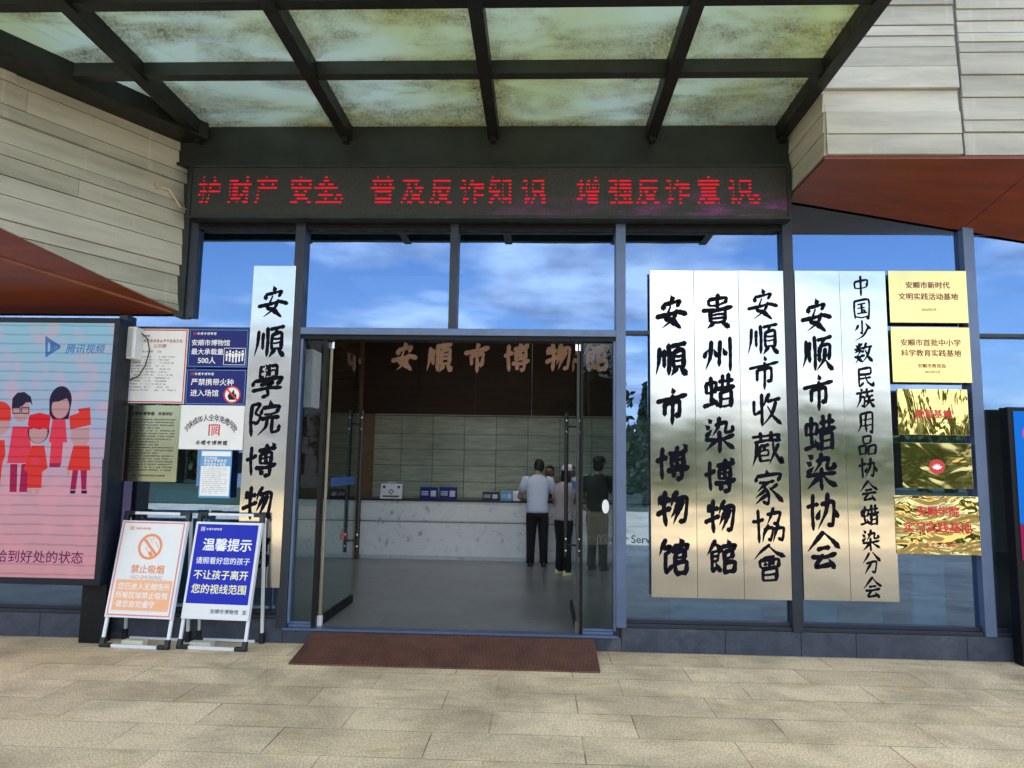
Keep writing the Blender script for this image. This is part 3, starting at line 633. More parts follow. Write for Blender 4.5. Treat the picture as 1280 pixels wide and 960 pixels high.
# sidelights of the door bay
for x0, x1 in ((-2.41, -2.205), (0.432, 0.725)):
    box('glass_pane', M['sglass'], B, x0, x1, 0.05, 0.062, 0.20, 2.99)
    fr = MB().box(x0-0.022, x1, 0.02, 0.095, 0.150, 0.175).box(x0-0.022, x1, 0.03, 0.085, 0.178, 0.20)
    fr.build('sidelight_frame', M['alul'], B)
MB().box(-2.433, -2.412, -0.01, 0.1, 0.19, 2.99).box(-2.426, -2.405, -0.015, -0.011, 0.19, 2.99).build('door_jamb', M['alul'], B)
MB().box(0.727, 0.748, -0.01, 0.1, 0.19, 2.99).build('door_jamb', plain('blue_grey_aluminium', (0.1, 0.14, 0.24)), B)
box('door_post', M['black'], B, -2.204, -2.165, 0.02, 0.11, 0.15, 2.99)
box('door_post', M['black'], B, 0.407, 0.431, 0.02, 0.11, 0.15, 2.99)
box('threshold', M['alul'], B, -2.47, 0.77, -0.03, 0.10, 0.128, 0.147)
# stone plinth, one slab per length
xs = [-7.4, -6.1, -4.9, -3.55, -2.47]
for a, b in zip(xs, xs[1:]):
    box('plinth_slab', M['plinth'], B, a+0.002, b-0.002, -0.002, 0.12, -0.05, 0.224, bevel=0.004)
box('plinth_slab', M['plinth'], B, -2.468, 0.80, 0.0, 0.095, -0.05, 0.1275)
xs = [0.802, 1.78, 2.49, 3.0, 4.02, 4.52]
for a, b in zip(xs, xs[1:]):
    box('plinth_slab', M['plinth'], B, a+0.002, b-0.002, -0.002, 0.12, -0.05, 0.222, bevel=0.004)
box('plinth_slab', M['plinth'], B, 4.53, 6.7, 0.02, 0.12, -0.05, 0.2, bevel=0.004)
# left jamb column under the boarded wall
MB().box(-3.76, -3.66, -0.03, 0.1, 3.21, 4.95).build('jamb_column', M['fascia'], B)
MB().box(-3.659, -3.571, 0.0, 0.1, 3.21, 4.3).build('jamb_column', M['alu'], B)

# boarded walls: lapped boards, each board an island of the mesh
def boards(name, p0, u, nrm, length, z0, z1, seed, cuts=(), uend=0.0):
    """courses of boards in the vertical plane through p0 along unit vector u"""
    rnd = random.Random(seed); mb = MB(); u = Vector(u); nrm = Vector(nrm); z = z0
    while z < z1:
        h = rnd.choice((0.11, 0.115, 0.17, 0.19, 0.21)); x = 0.0
        proud_row = rnd.choice((0, 0, 0.012))
        while x < length:
            l = min(rnd.uniform(0.9, 3.2), length-x)
            if length-x-l < 0.4: l = length-x
            split = rnd.random() < 0.22 and h > 0.15
            parts = [(z, z+h*0.52), (z+h*0.52, z+h)] if split else [(z, z+h)]
            for a, b in parts:
                pr = 0.012+proud_row+rnd.choice((0, 0, 0.007, 0.016)); g = 0.002
                q = []
                for xx in (x+g, x+l-g):
                    base = Vector(p0)+u*xx
                    for zz_, off in ((a+0.003, 0.0), (a+0.003, pr+0.012), (b-0.003, pr), (b-0.003, 0.0)):
                        q.append(base+nrm*off+Vector((0, 0, zz_)))
                mb.add(q, [(0, 1, 2, 3), (7, 6, 5, 4), (1, 5, 6, 2), (0, 4, 5, 1), (3, 2, 6, 7), (0, 3, 7, 4)])
            x += l
        z += h
    # backing
    me = bpy.data.meshes.new(name); me.from_pydata(mb.v, [], mb.f)
    bm = bmesh.new(); bm.from_mesh(me)
    for co, no in cuts:
        r = bmesh.ops.bisect_plane(bm, geom=bm.verts[:]+bm.edges[:]+bm.faces[:], plane_co=co, plane_no=no, clear_outer=True)
        ed = [e for e in r['geom_cut'] if isinstance(e, bmesh.types.BMEdge)]
        bmesh.ops.holes_fill(bm, edges=ed)
    bmesh.ops.recalc_face_normals(bm, faces=bm.faces)
    bm.to_mesh(me); bm.free(); me.materials.append(M['board'])
    return link(name, me, B)
# left: runs from the glass towards the viewer at 31 degrees off the normal
ang = math.radians(31)
ul = Vector((-math.sin(ang), -math.cos(ang), 0)); nl = Vector((math.cos(ang), -math.sin(ang), 0))
pL = Vector((-3.745, -0.005, 0))
def onleft(px, py):
    d = ray(px, py); c = Vector((0, CAM_Y, CAM_Z)); t = (pL-c).dot(nl)/d.dot(nl); return c+d*t
e0 = onleft(222, 390); e1 = onleft(0, 285)
ed = (e1-e0).normalized(); cutn = nl.cross(ed); cutn = cutn if cutn.z < 0 else -cutn
boards('boarded_wall', pL, ul, nl, 5.2, 3.1, 7.4, 3, [(e0+nl*0.02, cutn)])
MB().prism([pL+Vector((0, 0, 7.4)), pL+ul*5.2+Vector((0, 0, 7.4)), pL+ul*5.2+Vector((0, 0, e0.z+(e1.z-e0.z)*5.2/(e1-e0).xy.length+0.02)), pL+Vector((0, 0, e0.z+0.02))], -nl*0.2).build('wall_backing', M['plaster'], B)
far = e0+ed*(5.4)
# left soffit, rising outwards
A0 = e0-nl*0.005; A1 = e0+ed*5.9
sf = MB().prism([A0+Vector((0, 0, -0.004)), A1, Vector((-9.5, A1.y, A1.z)), Vector((-9.5, 0.0, 3.22)), Vector((-3.76, 0.0, 3.235))], (0, 0, 0.05))
sf.build('soffit', M['soffit'], B)
# thin joints of the left soffit
cb_ = [onleft(197, 234)+nl*0.03, onleft(208, 238)+nl*0.045, onleft(216, 250)+nl*0.05, onleft(222, 260)+nl*0.05, onleft(232, 263)+nl*0.04]
MB().tube(cb_, 0.012, 8).build('wall_cable', plain('beige_cable', (0.55, 0.45, 0.30), 0.6), B)
MB().tube([onleft(195, 233)+nl*0.005, onleft(195, 233)+nl*0.05], 0.035, 10).build('cable_patch', plain('mortar_patch', (0.42, 0.33, 0.22), 0.9), B)
# right volume: boarded front parallel to the facade, boarded return, sloping rust red soffit
YR = -0.95; XR = 2.49; ZR = 4.461
boards('boarded_wall', (XR+0.26-0.262, YR, 0), (1, 0, 0), (0, -1, 0), 1.16, ZR+0.03, 7.2, 11)
boards('boarded_wall', (XR+1.185, YR, 0), (1, 0, 0), (0, -1, 0), 6.2, ZR+0.03, 7.2, 29)
boards('boarded_wall', (XR, 0.0, 0), (0, -1, 0), (-1, 0, 0), 0.97, ZR+0.03, 7.2, 5)
MB().box(XR+0.005, 9.5, YR+0.004, 0.1, ZR+0.055, 7.3).build('wall_backing', M['plaster'], B)
MB().box(XR-0.018, 9.5, YR-0.018, YR+0.02, ZR+0.0, ZR+0.028).build('drip_trim', plain('red_drip_trim', (0.16, 0.03, 0.012)), B)
def soff(x): return 4.461 + (4.052-4.461)*(x-2.488)/(4.788-2.488)
for x0, x1 in ((2.475, 4.19), (4.196, 9.5)):
    b0 = Vector((x0, 0.03, soff(x0) if x0 < 4.2 else soff(x0))); b1 = Vector((x1, 0.03, soff(x1)))
    f0 = Vector((x0 if x0 < 3 else x0+0.16, YR-0.015, ZR-0.002)); f1 = Vector((x1+0.16 if x1 < 5 else x1, YR-0.015, ZR-0.002))
    sm_ = MB(); K_ = 14
    for zo in (0.0, 0.05):
        o_ = len(sm_.v)
        for i in range(K_+1):
            for j in range(K_+1):
                u_, v_ = i/K_, j/K_; sm_.v.append(tuple((b0*(1-u_)+b1*u_)*(1-v_)+(f0*(1-u_)+f1*u_)*v_+Vector((0, 0, zo))))
        for i in range(K_):
            for j in range(K_):
                q_ = o_+i*(K_+1)+j; sm_.f.append((q_, q_+1, q_+K_+2, q_+K_+1) if zo == 0 else (q_, q_+K_+1, q_+K_+2, q_+1))
    sm_.build('soffit', M['soffit'], B, smooth=True)

# front door leaves, both swung 90 degrees into the lobby
def leaf(hx, side):
    d = MB().box(hx-0.006, hx+0.006, 0.11, 1.30, 0.235, 2.97).build('glass_door', M['dglass'], B)
    MB().box(hx-0.018, hx+0.018, 0.11, 1.30, 0.150, 0.235).build('bottom_rail', M['black'], d)
    MB().box(hx-0.013, hx+0.013, 0.108, 0.118, 0.236, 2.96).build('edge_strip', plain('dull_brass_strip', (0.36, 0.32, 0.24), 0.4, 0.5) if side < 0 else M['dgrey'], d)
    for q in (hx-0.03, hx+0.008): box('top_hinge', M['chrome'], d, q, q+0.022, 0.09, 0.125, 2.91, 2.98)
    MB().box(hx-0.022, hx+0.022, 0.085, 0.135, 0.148, 0.245).build('bottom_hinge', M['whitem'] if side < 0 else plain('tarnished_hinge', (0.16, 0.13, 0.09), 0.5, 0.4), d)
    for s in (-1, 1):
        hb = MB().tube([(hx+s*0.075, 1.18, 0.73), (hx+s*0.075, 1.18, 2.36)], 0.023, 12)
        for z in (0.86, 2.20): hb.tube([(hx+s*0.006, 1.18, z), (hx+s*0.075, 1.18, z)], 0.011, 8)
        h = hb.build('handle', M['blackp'], d, smooth=False)
        st = MB()
        for z in (0.80, 0.93, 2.14, 2.27): st.tube([(hx+s*0.075, 1.158, z), (hx+s*0.075, 1.155, z)], 0.010, 10)
        st.build('handle_stud', M['chrome'], d)
    stk = MB().box(hx-0.0075, hx-0.0062, 0.18, 1.22, 1.50, 1.59) if side > 0 else MB().box(hx+0.0062, hx+0.0075, 0.25, 1.26, 1.50, 1.59)
    stk.build('blue_sticker', plain('blue_sticker', (0.03, 0.10, 0.32), 0.4), d)
    return d
dl = leaf(-2.145, -1); dr = leaf(0.385, 1)

# ------------------------------------------------------------------ lobby interior
tm = MB()
TX = [-3.10+0.578*i for i in range(11)]; TZ = [0.142, 0.60, 0.875, 1.145, 1.43, 1.72, 2.01, 2.29, 2.62]
for a, b in zip(TX, TX[1:]):
    for c, d in zip(TZ, TZ[1:]):
        o = random.uniform(-0.003, 0.003)
        tm.box(a+0.004, b-0.004, 5.9+o, 5.96, c+0.004, d-0.004)
tm.build('tile_wall', M['tile'], B)
box('wall_backing', M['dgrey'], B, -3.1, 2.7, 5.95, 6.1, 0.142, 2.63)
bk = MB()
bx = [-3.02, -2.06, -1.1, -0.14, 0.82, 1.78, 2.74]
for a, b in zip(bx, bx[1:]): bk.box(a+0.003, b-0.003, 4.96, 5.02, 2.585, 4.32)
bk.build('bronze_bulkhead', M['bwood'], B)
wl = MB()
for i in range(24): wl.box(-6.0, -3.105, 5.55+0.004*(i % 2), 5.62, 0.145+0.172*i, 0.145+0.172*i+0.166)
wl.box(-3.104, -3.022, 4.95, 5.9, 0.145, 4.3)
wl.build('timber_wall', M['slat'], B)
L_ = MB()
for ch, px in zip('安順市博物館', (505, 549.5, 596, 646, 698, 745)):
    c = WX(px, 446, 4.93); brush_into(L_, ch, c.x, c.z, 0.42, 0.50, 4.945, 16, 0.012, 0.06)
L_.build('lettering', M['bronze'], B, label='copper brush lettering over the counter')
nb_ = MB()
text_into(nb_, '服务', 0.42, 2.78, h=0.16, y=4.955, bold=0.02)
nb_.poly([(-0.32, 2.70), (0.0, 2.70), (0.0, 2.72), (-0.32, 2.72)], 4.955)
nb_.build('lettering', M['black'], B)
box('side_cabinet', M['whitem'], B, -3.9, -3.35, 3.2, 3.6, 2.55, 3.4)
# panels standing behind the lower right glass
for q in ((1.35, 2.25, 0.42, 0.47, 0.145, 0.60), (2.56, 3.0, 0.42, 0.47, 0.145, 0.58), (3.75, 4.06, 0.40, 0.45, 0.145, 1.15)):
    box('window_board', plain('pale_aqua_board', (0.40, 0.62, 0.66), 0.6, 0, 0.1), B, *q)
box('window_board', plain('straw_board', (0.40, 0.34, 0.22), 0.7), B, 3.01, 3.45, 0.42, 0.47, 0.145, 0.62)
box('window_board', plain('teal_board', (0.10, 0.34, 0.38), 0.6), B, -4.1, -3.3, 0.5, 0.55, 0.145, 1.42)

# reception counter
ct = thing('reception_counter', 'long pale marble reception counter with black top inside the lobby', 'counter', (0, 0, 0))
MB().box(-4.3, 2.6, 5.10, 5.16, 0.142+0.06, 0.76).box(-4.3, 2.6, 5.115, 5.17, 0.775, 0.80).build('lower_panel', M['marble'], ct)
MB().box(-4.3, 2.6, 5.09, 5.15, 0.80, 1.115).build('upper_panel', M['marble'], ct)
MB().box(-4.3, 2.6, 5.14, 5.2, 0.142, 0.202).build('toe_kick', M['marble'], ct)
MB().box(-4.32, 2.62, 5.07, 5.62, 1.117, 1.14).build('counter_top', M['blackp'], ct)

# ------------------------------------------------------------------ canopy
K = thing('glass_canopy', 'dark steel entrance canopy with grimy glass roof panels', 'canopy')
ZB, ZG = 5.055, 5.205
bxs = [WX(x, 180, 0.0).x for x in (258, 437, 618, 812)] + [2.40]
yk = [-0.10, -1.26, -2.20, -3.15]
fb = MB().box(-3.80, 2.47, -0.11, 0.14, 4.775, ZG-0.005); fb.box(-3.80, 2.47, -0.135, -0.112, 4.775, 4.81)
fb.build('fascia_beam', M['fascia'], K)
def leftx(y): return pL.x + (y/ul.y)*ul.x          # wall line
for i, x in enumerate(bxs):
    y1 = -3.25
    b_ = MB().box(x-0.055, x+0.055, y1, -0.112, ZB, ZG-0.004).box(x-0.03, x+0.03, -0.2, -0.1115, ZB-0.05, ZB-0.001)
    b_.build('rafter', M['beam'], K, bevel=0.004)
for y, x1 in ((-1.26, 2.345), (-2.23, 2.345), (-3.2, 2.345)):
    segs = [leftx(y)+0.05]+[x for x in bxs if x > leftx(y)+0.2]
    for a, b in zip(segs, segs[1:]):
        MB().box(a+0.056 if a in bxs else a, b-0.056, y-0.05, y+0.05, ZB+0.025, ZG-0.006).build('purlin', M['fascia'] if y > -2 else M['beam'], K)
# diagonal edge beam along the left wall
q0 = pL+nl*0.19+ul*(-0.0); q1 = pL+nl*0.19+ul*3.9
MB().bar(q0+Vector((0, 0, ZB+0.06)), q1+Vector((0, 0, ZB+0.06)), 0.32, 0.17).build('edge_beam', M['beam'], K)
# glass panels
ge = [b for b in bxs]
def lw(y): return leftx(y)+0.03
rows = [(-0.09, -1.255), (-1.265, -2.225), (-2.235, -3.25)]
for ya, yb in rows:
    cells = [(None, ge[0])] + list(zip(ge, ge[1:]))
    for a, b in cells:
        if a is None:
            pts = [(lw(ya), ya), (b-0.004, ya), (b-0.004, yb), (lw(yb), yb)]
            if pts[0][0] >= pts[1][0]-0.05: pts = [(b-0.004, -0.7), (b-0.004, yb), (lw(yb), yb)]
        else: pts = [(a+0.004, ya), (b-0.004, ya), (b-0.004, yb), (a+0.004, yb)]
        MB().prism([(x, y, ZG) for x, y in pts][::-1], (0, 0, 0.014)).build('glass_panel', M['cglass'], K)

# ------------------------------------------------------------------ LED ticker
TKR = thing('led_ticker', 'long black LED ticker with broken red characters under the canopy', 'led sign', (0, 0, 0))
TX0, TX1, TZ0, TZ1 = -3.615, 2.455, 4.195, 4.76
MB().box(TX0, TX1, -0.195, -0.03, TZ0, TZ0+0.03).box(TX0, TX1, -0.195, -0.03, TZ1-0.03, TZ1).box(TX0, TX0+0.035, -0.195, -0.03, TZ0+0.03, TZ1-0.03).box(TX1-0.035, TX1, -0.195, -0.03, TZ0+0.03, TZ1-0.03).build('frame', M['fascia'], TKR, bevel=0.004)
MB().box(TX0+0.036, TX1-0.036, -0.18, -0.04, TZ0+0.031, TZ1-0.031).build('led_panel', M['led'], TKR)
# dot-matrix: glyphs sampled on a 16 x 16 grid, every third scan row lit as the photo froze it
msg = '护财产安全。普及反诈知识，增强反诈意识。'
px_c = [263, 305, 349, 398, 421, 437, 479, 516, 552, 593, 627, 668, 690, 739, 776, 812, 849, 888, 925, 952]
px_c = [262, 299, 333, 376, 407, 433, 478, 516, 552, 590, 626, 667, 688, 736, 776, 811, 847, 886, 926, 955]
dots = MB(); dim = MB()
cell = (WX(990, 240, -0.19).x-WX(235, 240, -0.19).x)/19.6*0.0 + 0.295
ZC0, ZC1 = 4.345, 4.625
for ch, px in zip(msg, px_c):
    vs, fs = text_geo(ch, 0.0)
    tris = []
    for f in fs:
        for i in range(1, len(f)-1): tris.append((vs[f[0]], vs[f[i]], vs[f[i+1]]))
    def inside(x, y):
        for (a, b, c) in tris:
            d1 = (b[0]-a[0])*(y-a[1])-(b[1]-a[1])*(x-a[0]); d2 = (c[0]-b[0])*(y-b[1])-(c[1]-b[1])*(x-b[0]); d3 = (a[0]-c[0])*(y-c[1])-(a[1]-c[1])*(x-c[0])
            if (d1 >= 0 and d2 >= 0 and d3 >= 0) or (d1 <= 0 and d2 <= 0 and d3 <= 0): return True
        return False
    cx = WX(px, 240, -0.19).x
    for r in range(16):
        lit = r % 2 == 0
        if not lit: continue
        y = 0.86-0.96*r/15
        run = None
        row = [any(inside(0.02+0.96*(c+o)/16, y+e) for o in (0.3, 0.5, 0.7) for e in (-0.03, -0.01, 0.01, 0.03)) for c in range(16)] + [False]
        for c in range(17):
            if row[c] and run is None: run = c
            if not row[c] and run is not None:
                xa = cx+(run/16-0.5)*0.245+0.0015; xb = cx+(c/16-0.5)*0.245-0.0015; zc = ZC1-(ZC1-ZC0)*r/15
                hh = 0.0088
                (dots if lit else dim).add([(xa, -0.1815, zc-hh*0.5), (xa+hh, -0.1815, zc-hh), (xb-hh, -0.1815, zc-hh), (xb, -0.1815, zc-hh*0.5), (xb, -0.1815, zc+hh*0.5), (xb-hh, -0.1815, zc+hh), (xa+hh, -0.1815, zc+hh), (xa, -0.1815, zc+hh*0.5)], [tuple(range(8))])
                run = None
dots.build('lit_characters', emit('red_led', (0.90, 0.012, 0.03), 1.0), TKR)

# ------------------------------------------------------------------ tall steel name plates
def steel_plate(x0, x1, z0, z1, label, chars, pxs, pxc, w, h, wt, group, y=-0.03, slant=0.06):
    t = thing('name_plate', label, 'plaque', ((x0+x1)/2, y, z0), 0, group)
    cx = (x0+x1)/2
    MB().box(x0-cx, x1-cx, 0, 0.024, 0, z1-z0).build('steel_sheet', M['steel'], t, bevel=0.003)
    mb = MB()
    for i, (c, py) in enumerate(zip(chars, pxs)):
        p = WX(pxc(py), py, y-0.002)
        hh = h if not isinstance(h, (list, tuple)) else h[i]
        brush_into(mb, c, p.x-cx, p.z-z0, w*(1.0), hh, -0.0012, wt, 0, slant, i)
    mb.build('lettering', M['ink'], t)
    return t
lin = lambda x0, y0, x1, y1: (lambda py: x0+(x1-x0)*(py-y0)/(y1-y0))
G5 = 'tall steel name plates on the glass'
steel_plate(1.086, 1.521, 0.518, 3.718, 'first of the five tall steel plates right of the door, bold six-character column', '安順市博物馆', (391, 448, 507, 578, 635, 697), lin(839, 391, 842, 697), 0.30, 0.345, 16, G5)
steel_plate(1.5235, 1.962, 0.518, 3.718, 'second tall steel plate right of the door, seven-character column starting 貴州', '貴州蜡染博物館', (388, 442, 489, 543, 594, 645, 697), lin(897, 388, 902, 697), 0.29, 0.33, 14, G5)
steel_plate(1.9645, 2.407, 0.518, 3.718, 'third tall steel plate right of the door, column with thin strokes ending 家協會', '安順市收藏家協會', (381, 423, 465, 512, 561, 609, 657, 704), lin(953, 381, 962, 704), 0.29, 0.32, 11.5, G5)
steel_plate(2.520, 2.955, 0.525, 3.722, 'fourth tall steel plate right of the door, just right of the mullion, large bold column', '安顺市蜡染协会', (395, 441, 490, 541, 589, 639, 689), lin(1020, 395, 1030, 689), 0.29, 0.34, 13.5, G5)
steel_plate(2.9575, 3.405, 0.525, 3.722, 'fifth tall steel plate right of the door, narrow column of fourteen small characters', '中国少数民族用品协会蜡染分会', (357, 386, 413, 441, 471, 498, 528, 557, 585, 614, 644, 675, 704, 735), lin(1076, 357, 1091, 735), 0.165, 0.19, 13.5, G5)
steel_plate(-2.955, -2.515, 0.524, 3.745, 'tall steel plate left of the door, its foot behind the blue A-board', '安順學院博物館', (378, 426, 476, 523, 575, 628, 690), lin(341, 378, 318, 690), 0.30, 0.335, 12.5, None)

# ------------------------------------------------------------------ brass plates
def brass_plate(x0, x1, z0, z1, label, mt, y=-0.04):
    t = thing('brass_plate', label, 'plaque', ((x0+x1)/2, y, z0), 0, 'brass plates right of the steel plates')
    w = x1-x0; h = z1-z0
    MB().box(-w/2, w/2, 0, 0.022, 0, h).build('brass_sheet', M[mt], t, bevel=0.003)
    return t, w, h
t, w, h = brass_plate(3.43, 4.183, 3.20, 3.724, 'topmost pale brass plate with two lines of dark red writing', 'brass')
m_ = MB(); text_into(m_, '安顺市新时代', 0, h*0.72, w=w*0.56, bold=0.018); text_into(m_, '文明实践活动基地', 0, h*0.50, w=w*0.76, bold=0.018); m_.build('lettering', M['dred'], t)
text('2026年5月', M['dred'], t, 0, h*0.25, h=0.030, name='date')
t, w, h = brass_plate(3.43, 4.183, 2.61, 3.155, 'second brass plate from the top with four lines of dark red writing', 'brass')
m_ = MB(); text_into(m_, '安顺市首批中小学', 0, h*0.72, w=w*0.76, bold=0.018); text_into(m_, '科学教育实践基地', 0, h*0.53, w=w*0.76, bold=0.018); m_.build('lettering', M['dred'], t)
m_ = MB(); text_into(m_, '安顺市教育局', 0.0, h*0.30, h=0.042, bold=0.01); text_into(m_, '2026年5月', 0, h*0.19, h=0.032); m_.build('date', M['dred'], t)
t, w, h = brass_plate(3.465, 4.130, 2.10, 2.545, 'third brass plate from the top, mirror bright with vertical streaks', 'brasss')
m_ = MB(); text_into(m_, '教育基地', 0.0, h*0.46, w=w*0.52, bold=0.025); m_.build('lettering', M['red'], t)
m_ = MB(); fineprint(m_, -0.2, 0.24, h*0.27, 0.018, -0.002); m_.build('date', M['dred'], t)
t, w, h = brass_plate(3.475, 4.137, 1.59, 2.025, 'fourth brass plate from the top, dim olive with a small red flower emblem', 'brassd')
e = MB().poly([(0.075*math.cos(a)*(1 if abs(math.sin(a)) < 0.9 else 0.9), h*0.48+0.07*math.sin(a)+(0.0)) for a in [2*math.pi*k/20 for k in range(20)]], -0.002)
em_ = e.build('emblem', M['red'], t)
pt = MB()
for a in (-0.95, -0.45, 0, 0.45, 0.95):
    d = Vector((math.sin(a), math.cos(a))); n_ = Vector((d.y, -d.x)); b0 = Vector((0, h*0.48-0.03))
    pt.poly([tuple(b0), tuple(b0+d*0.035+n_*0.011), tuple(b0+d*0.062), tuple(b0+d*0.035-n_*0.011)], -0.0035-abs(a)*0.0003)
pt.build('petal_mark', M['wtext'], em_)
t, w, h = brass_plate(3.395, 4.176, 0.972, 1.521, 'lowest brass plate with bold red writing over swirling reflections', 'brassw')
m_ = MB(); text_into(m_, '安顺学院', 0.01, h*0.74, w=w*0.50, bold=0.028); text_into(m_, '实习实践基地', 0.0, h*0.46, w=w*0.80, bold=0.028); m_.build('lettering', M['red'], t)
m_ = MB(); fineprint(m_, -0.12, 0.17, h*0.17, 0.04, -0.002, 1.0); m_.build('date', M['red'], t)

# ------------------------------------------------------------------ notices left of the door
def notice(name, x0, x1, z0, z1, label, cat, mt, y=-0.028, d=0.012):
    t = thing(name, label, cat, ((x0+x1)/2, y, z0))
    w = x1-x0; h = z1-z0
    MB().box(-w/2, w/2, 0, d, 0, h).build('sheet', M[mt], t, bevel=0.002)
    return t, w, h
def edge_lines(mb, w, h, ins, th, y):
    a, b, c, d = -w/2+ins, w/2-ins, ins, h-ins
    for q in ((a, b, c, c+th), (a, b, d-th, d), (a, a+th, c+th, d-th), (b-th, b, c+th, d-th)):
        mb.poly([(q[0], q[2]), (q[1], q[2]), (q[1], q[3]), (q[0], q[3])], y)
    return mb
def seal_logo(mb, cx, cz, s, y):
    mb.poly([(cx-s/2, cz-s/2), (cx-s/2+s*0.12, cz-s/2), (cx-s/2+s*0.12, cz+s/2), (cx-s/2, cz+s/2)], y)
    mb.poly([(cx+s/2-s*0.12, cz-s/2), (cx+s/2, cz-s/2), (cx+s/2, cz+s/2), (cx+s/2-s*0.12, cz+s/2)], y)
    mb.poly([(cx-s*0.34, cz+s*0.38), (cx+s*0.34, cz+s*0.38), (cx+s*0.34, cz+s*0.5), (cx-s*0.34, cz+s*0.5)], y)
    for k, x in enumerate((-0.22, -0.05, 0.12)):
        mb.poly([(cx+s*x, cz-s*(0.5-0.1*k)), (cx+s*(x+0.09), cz-s*(0.5-0.1*k)), (cx+s*(x+0.09), cz+s*0.3), (cx+s*x, cz+s*0.3)], y)
    for z in (-0.32, -0.05, 0.2):
        mb.poly([(cx+s*0.12, cz+s*z), (cx+s*0.36, cz+s*z), (cx+s*0.36, cz+s*(z+0.09)), (cx+s*0.12, cz+s*(z+0.09))], y-0.0003)
    return mb
def museum_small(mb, cx, cz, h, y, align='C'):
    x = cx
    if align == 'C': x = cx-h*1.15*2.5
    for i, c in enumerate('安順市博物館'):
        brush_into(mb, c, x+i*h*1.15, cz, h, h, y, 12)
    return mb
t, w, h = notice('paper_notice', -4.222, -3.592, 2.312, 3.076, 'white notice sheet with red border and rows of fine print', 'notice', 'white')
edge_lines(MB(), w, h, 0.008, 0.012, -0.0015).build('red_border', M['red'], t)
m_ = MB(); museum_small(m_, -0.17, h-0.075, 0.026, -0.002); fineprint(m_, -w*0.30, w*0.12, h-0.235, 0.020, -0.002)
for k in range(12):
    z = h-0.29-k*0.031; fineprint(m_, -w*0.40, random.uniform(-0.06, 0.0), z, 0.014, -0.002, 0.75); fineprint(m_, random.uniform(0.0, 0.05), w*random.uniform(0.15, 0.38), z, 0.014, -0.002, 0.75)
m_.build('lettering', M['dgrey'], t)
m_ = MB(); fineprint(m_, -w*0.44, w*0.42, h-0.125, 0.032, -0.002, 1.0); text_into(m_, '公示牌', 0.03, h-0.178, h=0.042, bold=0.01); m_.build('heading', plain('maroon_print', (0.36, 0.06, 0.06)), t)

def blue_sign(z0, z1, label):
    t, w, h = notice('blue_sign', -3.584, -2.962, z0, z1, label, 'sign', 'blue')
    edge_lines(MB(), w, h, 0.010, 0.005, -0.0015).build('edge_line', M['bluel'], t)
    m_ = MB(); seal_logo(m_, -w*0.43+0.02, h-0.052, 0.032, -0.002); m_.build('seal_mark', M['red'], t)
    return t, w, h
t, w, h = blue_sign(2.680, 3.082, 'blue sign giving a capacity of 500 people, with a row of white figures')
m_ = MB(); museum_small(m_, -w*0.34, h-0.052, 0.030, -0.002, 'L')
text_into(m_, '安顺市博物馆', -w*0.44, h*0.64, w=w*0.63, bold=0.016, align='L'); text_into(m_, '最大承载量', -w*0.44, h*0.41, w=w*0.53, bold=0.016, align='L'); text_into(m_, '500人', -w*0.32, h*0.19, w=w*0.29, bold=0.02, align='L')
m_.build('lettering', M['wtext'], t)
ic = edge_lines(MB(), 0, 0, 0, 0, 0) if False else MB()
x0i, x1i, z0i, z1i = w*0.10, w*0.46, 0.03, 0.205
for q in ((x0i, x1i, z0i, z0i+0.005), (x0i, x1i, z1i-0.005, z1i), (x0i, x0i+0.005, z0i, z1i), (x1i-0.005, x1i, z0i, z1i)):
    ic.poly([(q[0], q[2]), (q[1], q[2]), (q[1], q[3]), (q[0], q[3])], -0.0022)
for k in range(6):
    cx = x0i+0.032+k*0.0325; zt = z1i-0.045-0.012*((k+1) % 2); zb = z0i+0.022+0.02*abs(k-2.5)/2.5
    ic.ell(cx, zt+0.012, 0.0105, 0.0115, -0.0024, 12)
    ic.poly([(cx-0.014, zb+0.055), (cx-0.008, zb+0.055), (cx-0.008, zb), (cx+0.008, zb), (cx+0.008, zb+0.055), (cx+0.014, zb+0.055), (cx+0.014, zt-0.004), (cx-0.014, zt-0.004)], -0.0023)
ic.build('people_icon', M['wtext'], t)
t, w, h = blue_sign(2.302, 2.668, 'blue sign with a no-fire symbol, under the capacity sign')
m_ = MB(); museum_small(m_, -w*0.34, h-0.052, 0.030, -0.002, 'L')
text_into(m_, '严禁携带火种', -w*0.41, h*0.635, w=w*0.70, bold=0.016, align='L'); text_into(m_, '进入场馆', -w*0.41, h*0.33, w=w*0.46, bold=0.016, align='L')
m_.build('lettering', M['wtext'], t)
cxi, czi = w*0.28, h*0.29
dsk = MB().ell(cxi, czi, 0.080, 0.080, -0.0020, 32).build('symbol_disc', M['wtext'], t)
MB().poly([(cxi-0.03, czi-0.052), (cxi+0.03, czi-0.052), (cxi+0.047, czi-0.02), (cxi+0.036, czi+0.018), (cxi+0.026, czi-0.002), (cxi+0.016, czi+0.056), (cxi-0.008, czi+0.018), (cxi-0.02, czi+0.036), (cxi-0.046, czi-0.015)], -0.0026).build('flame_mark', M['black'], dsk)
pr = MB().disc(cxi, czi, 0.072, 0.088, -0.0034, 0)
pr.poly([(cxi-0.058, czi+0.046), (cxi-0.046, czi+0.058), (cxi+0.058, czi-0.046), (cxi+0.046, czi-0.058)], -0.0031); pr.build('prohibition_ring', M['red'], dsk)

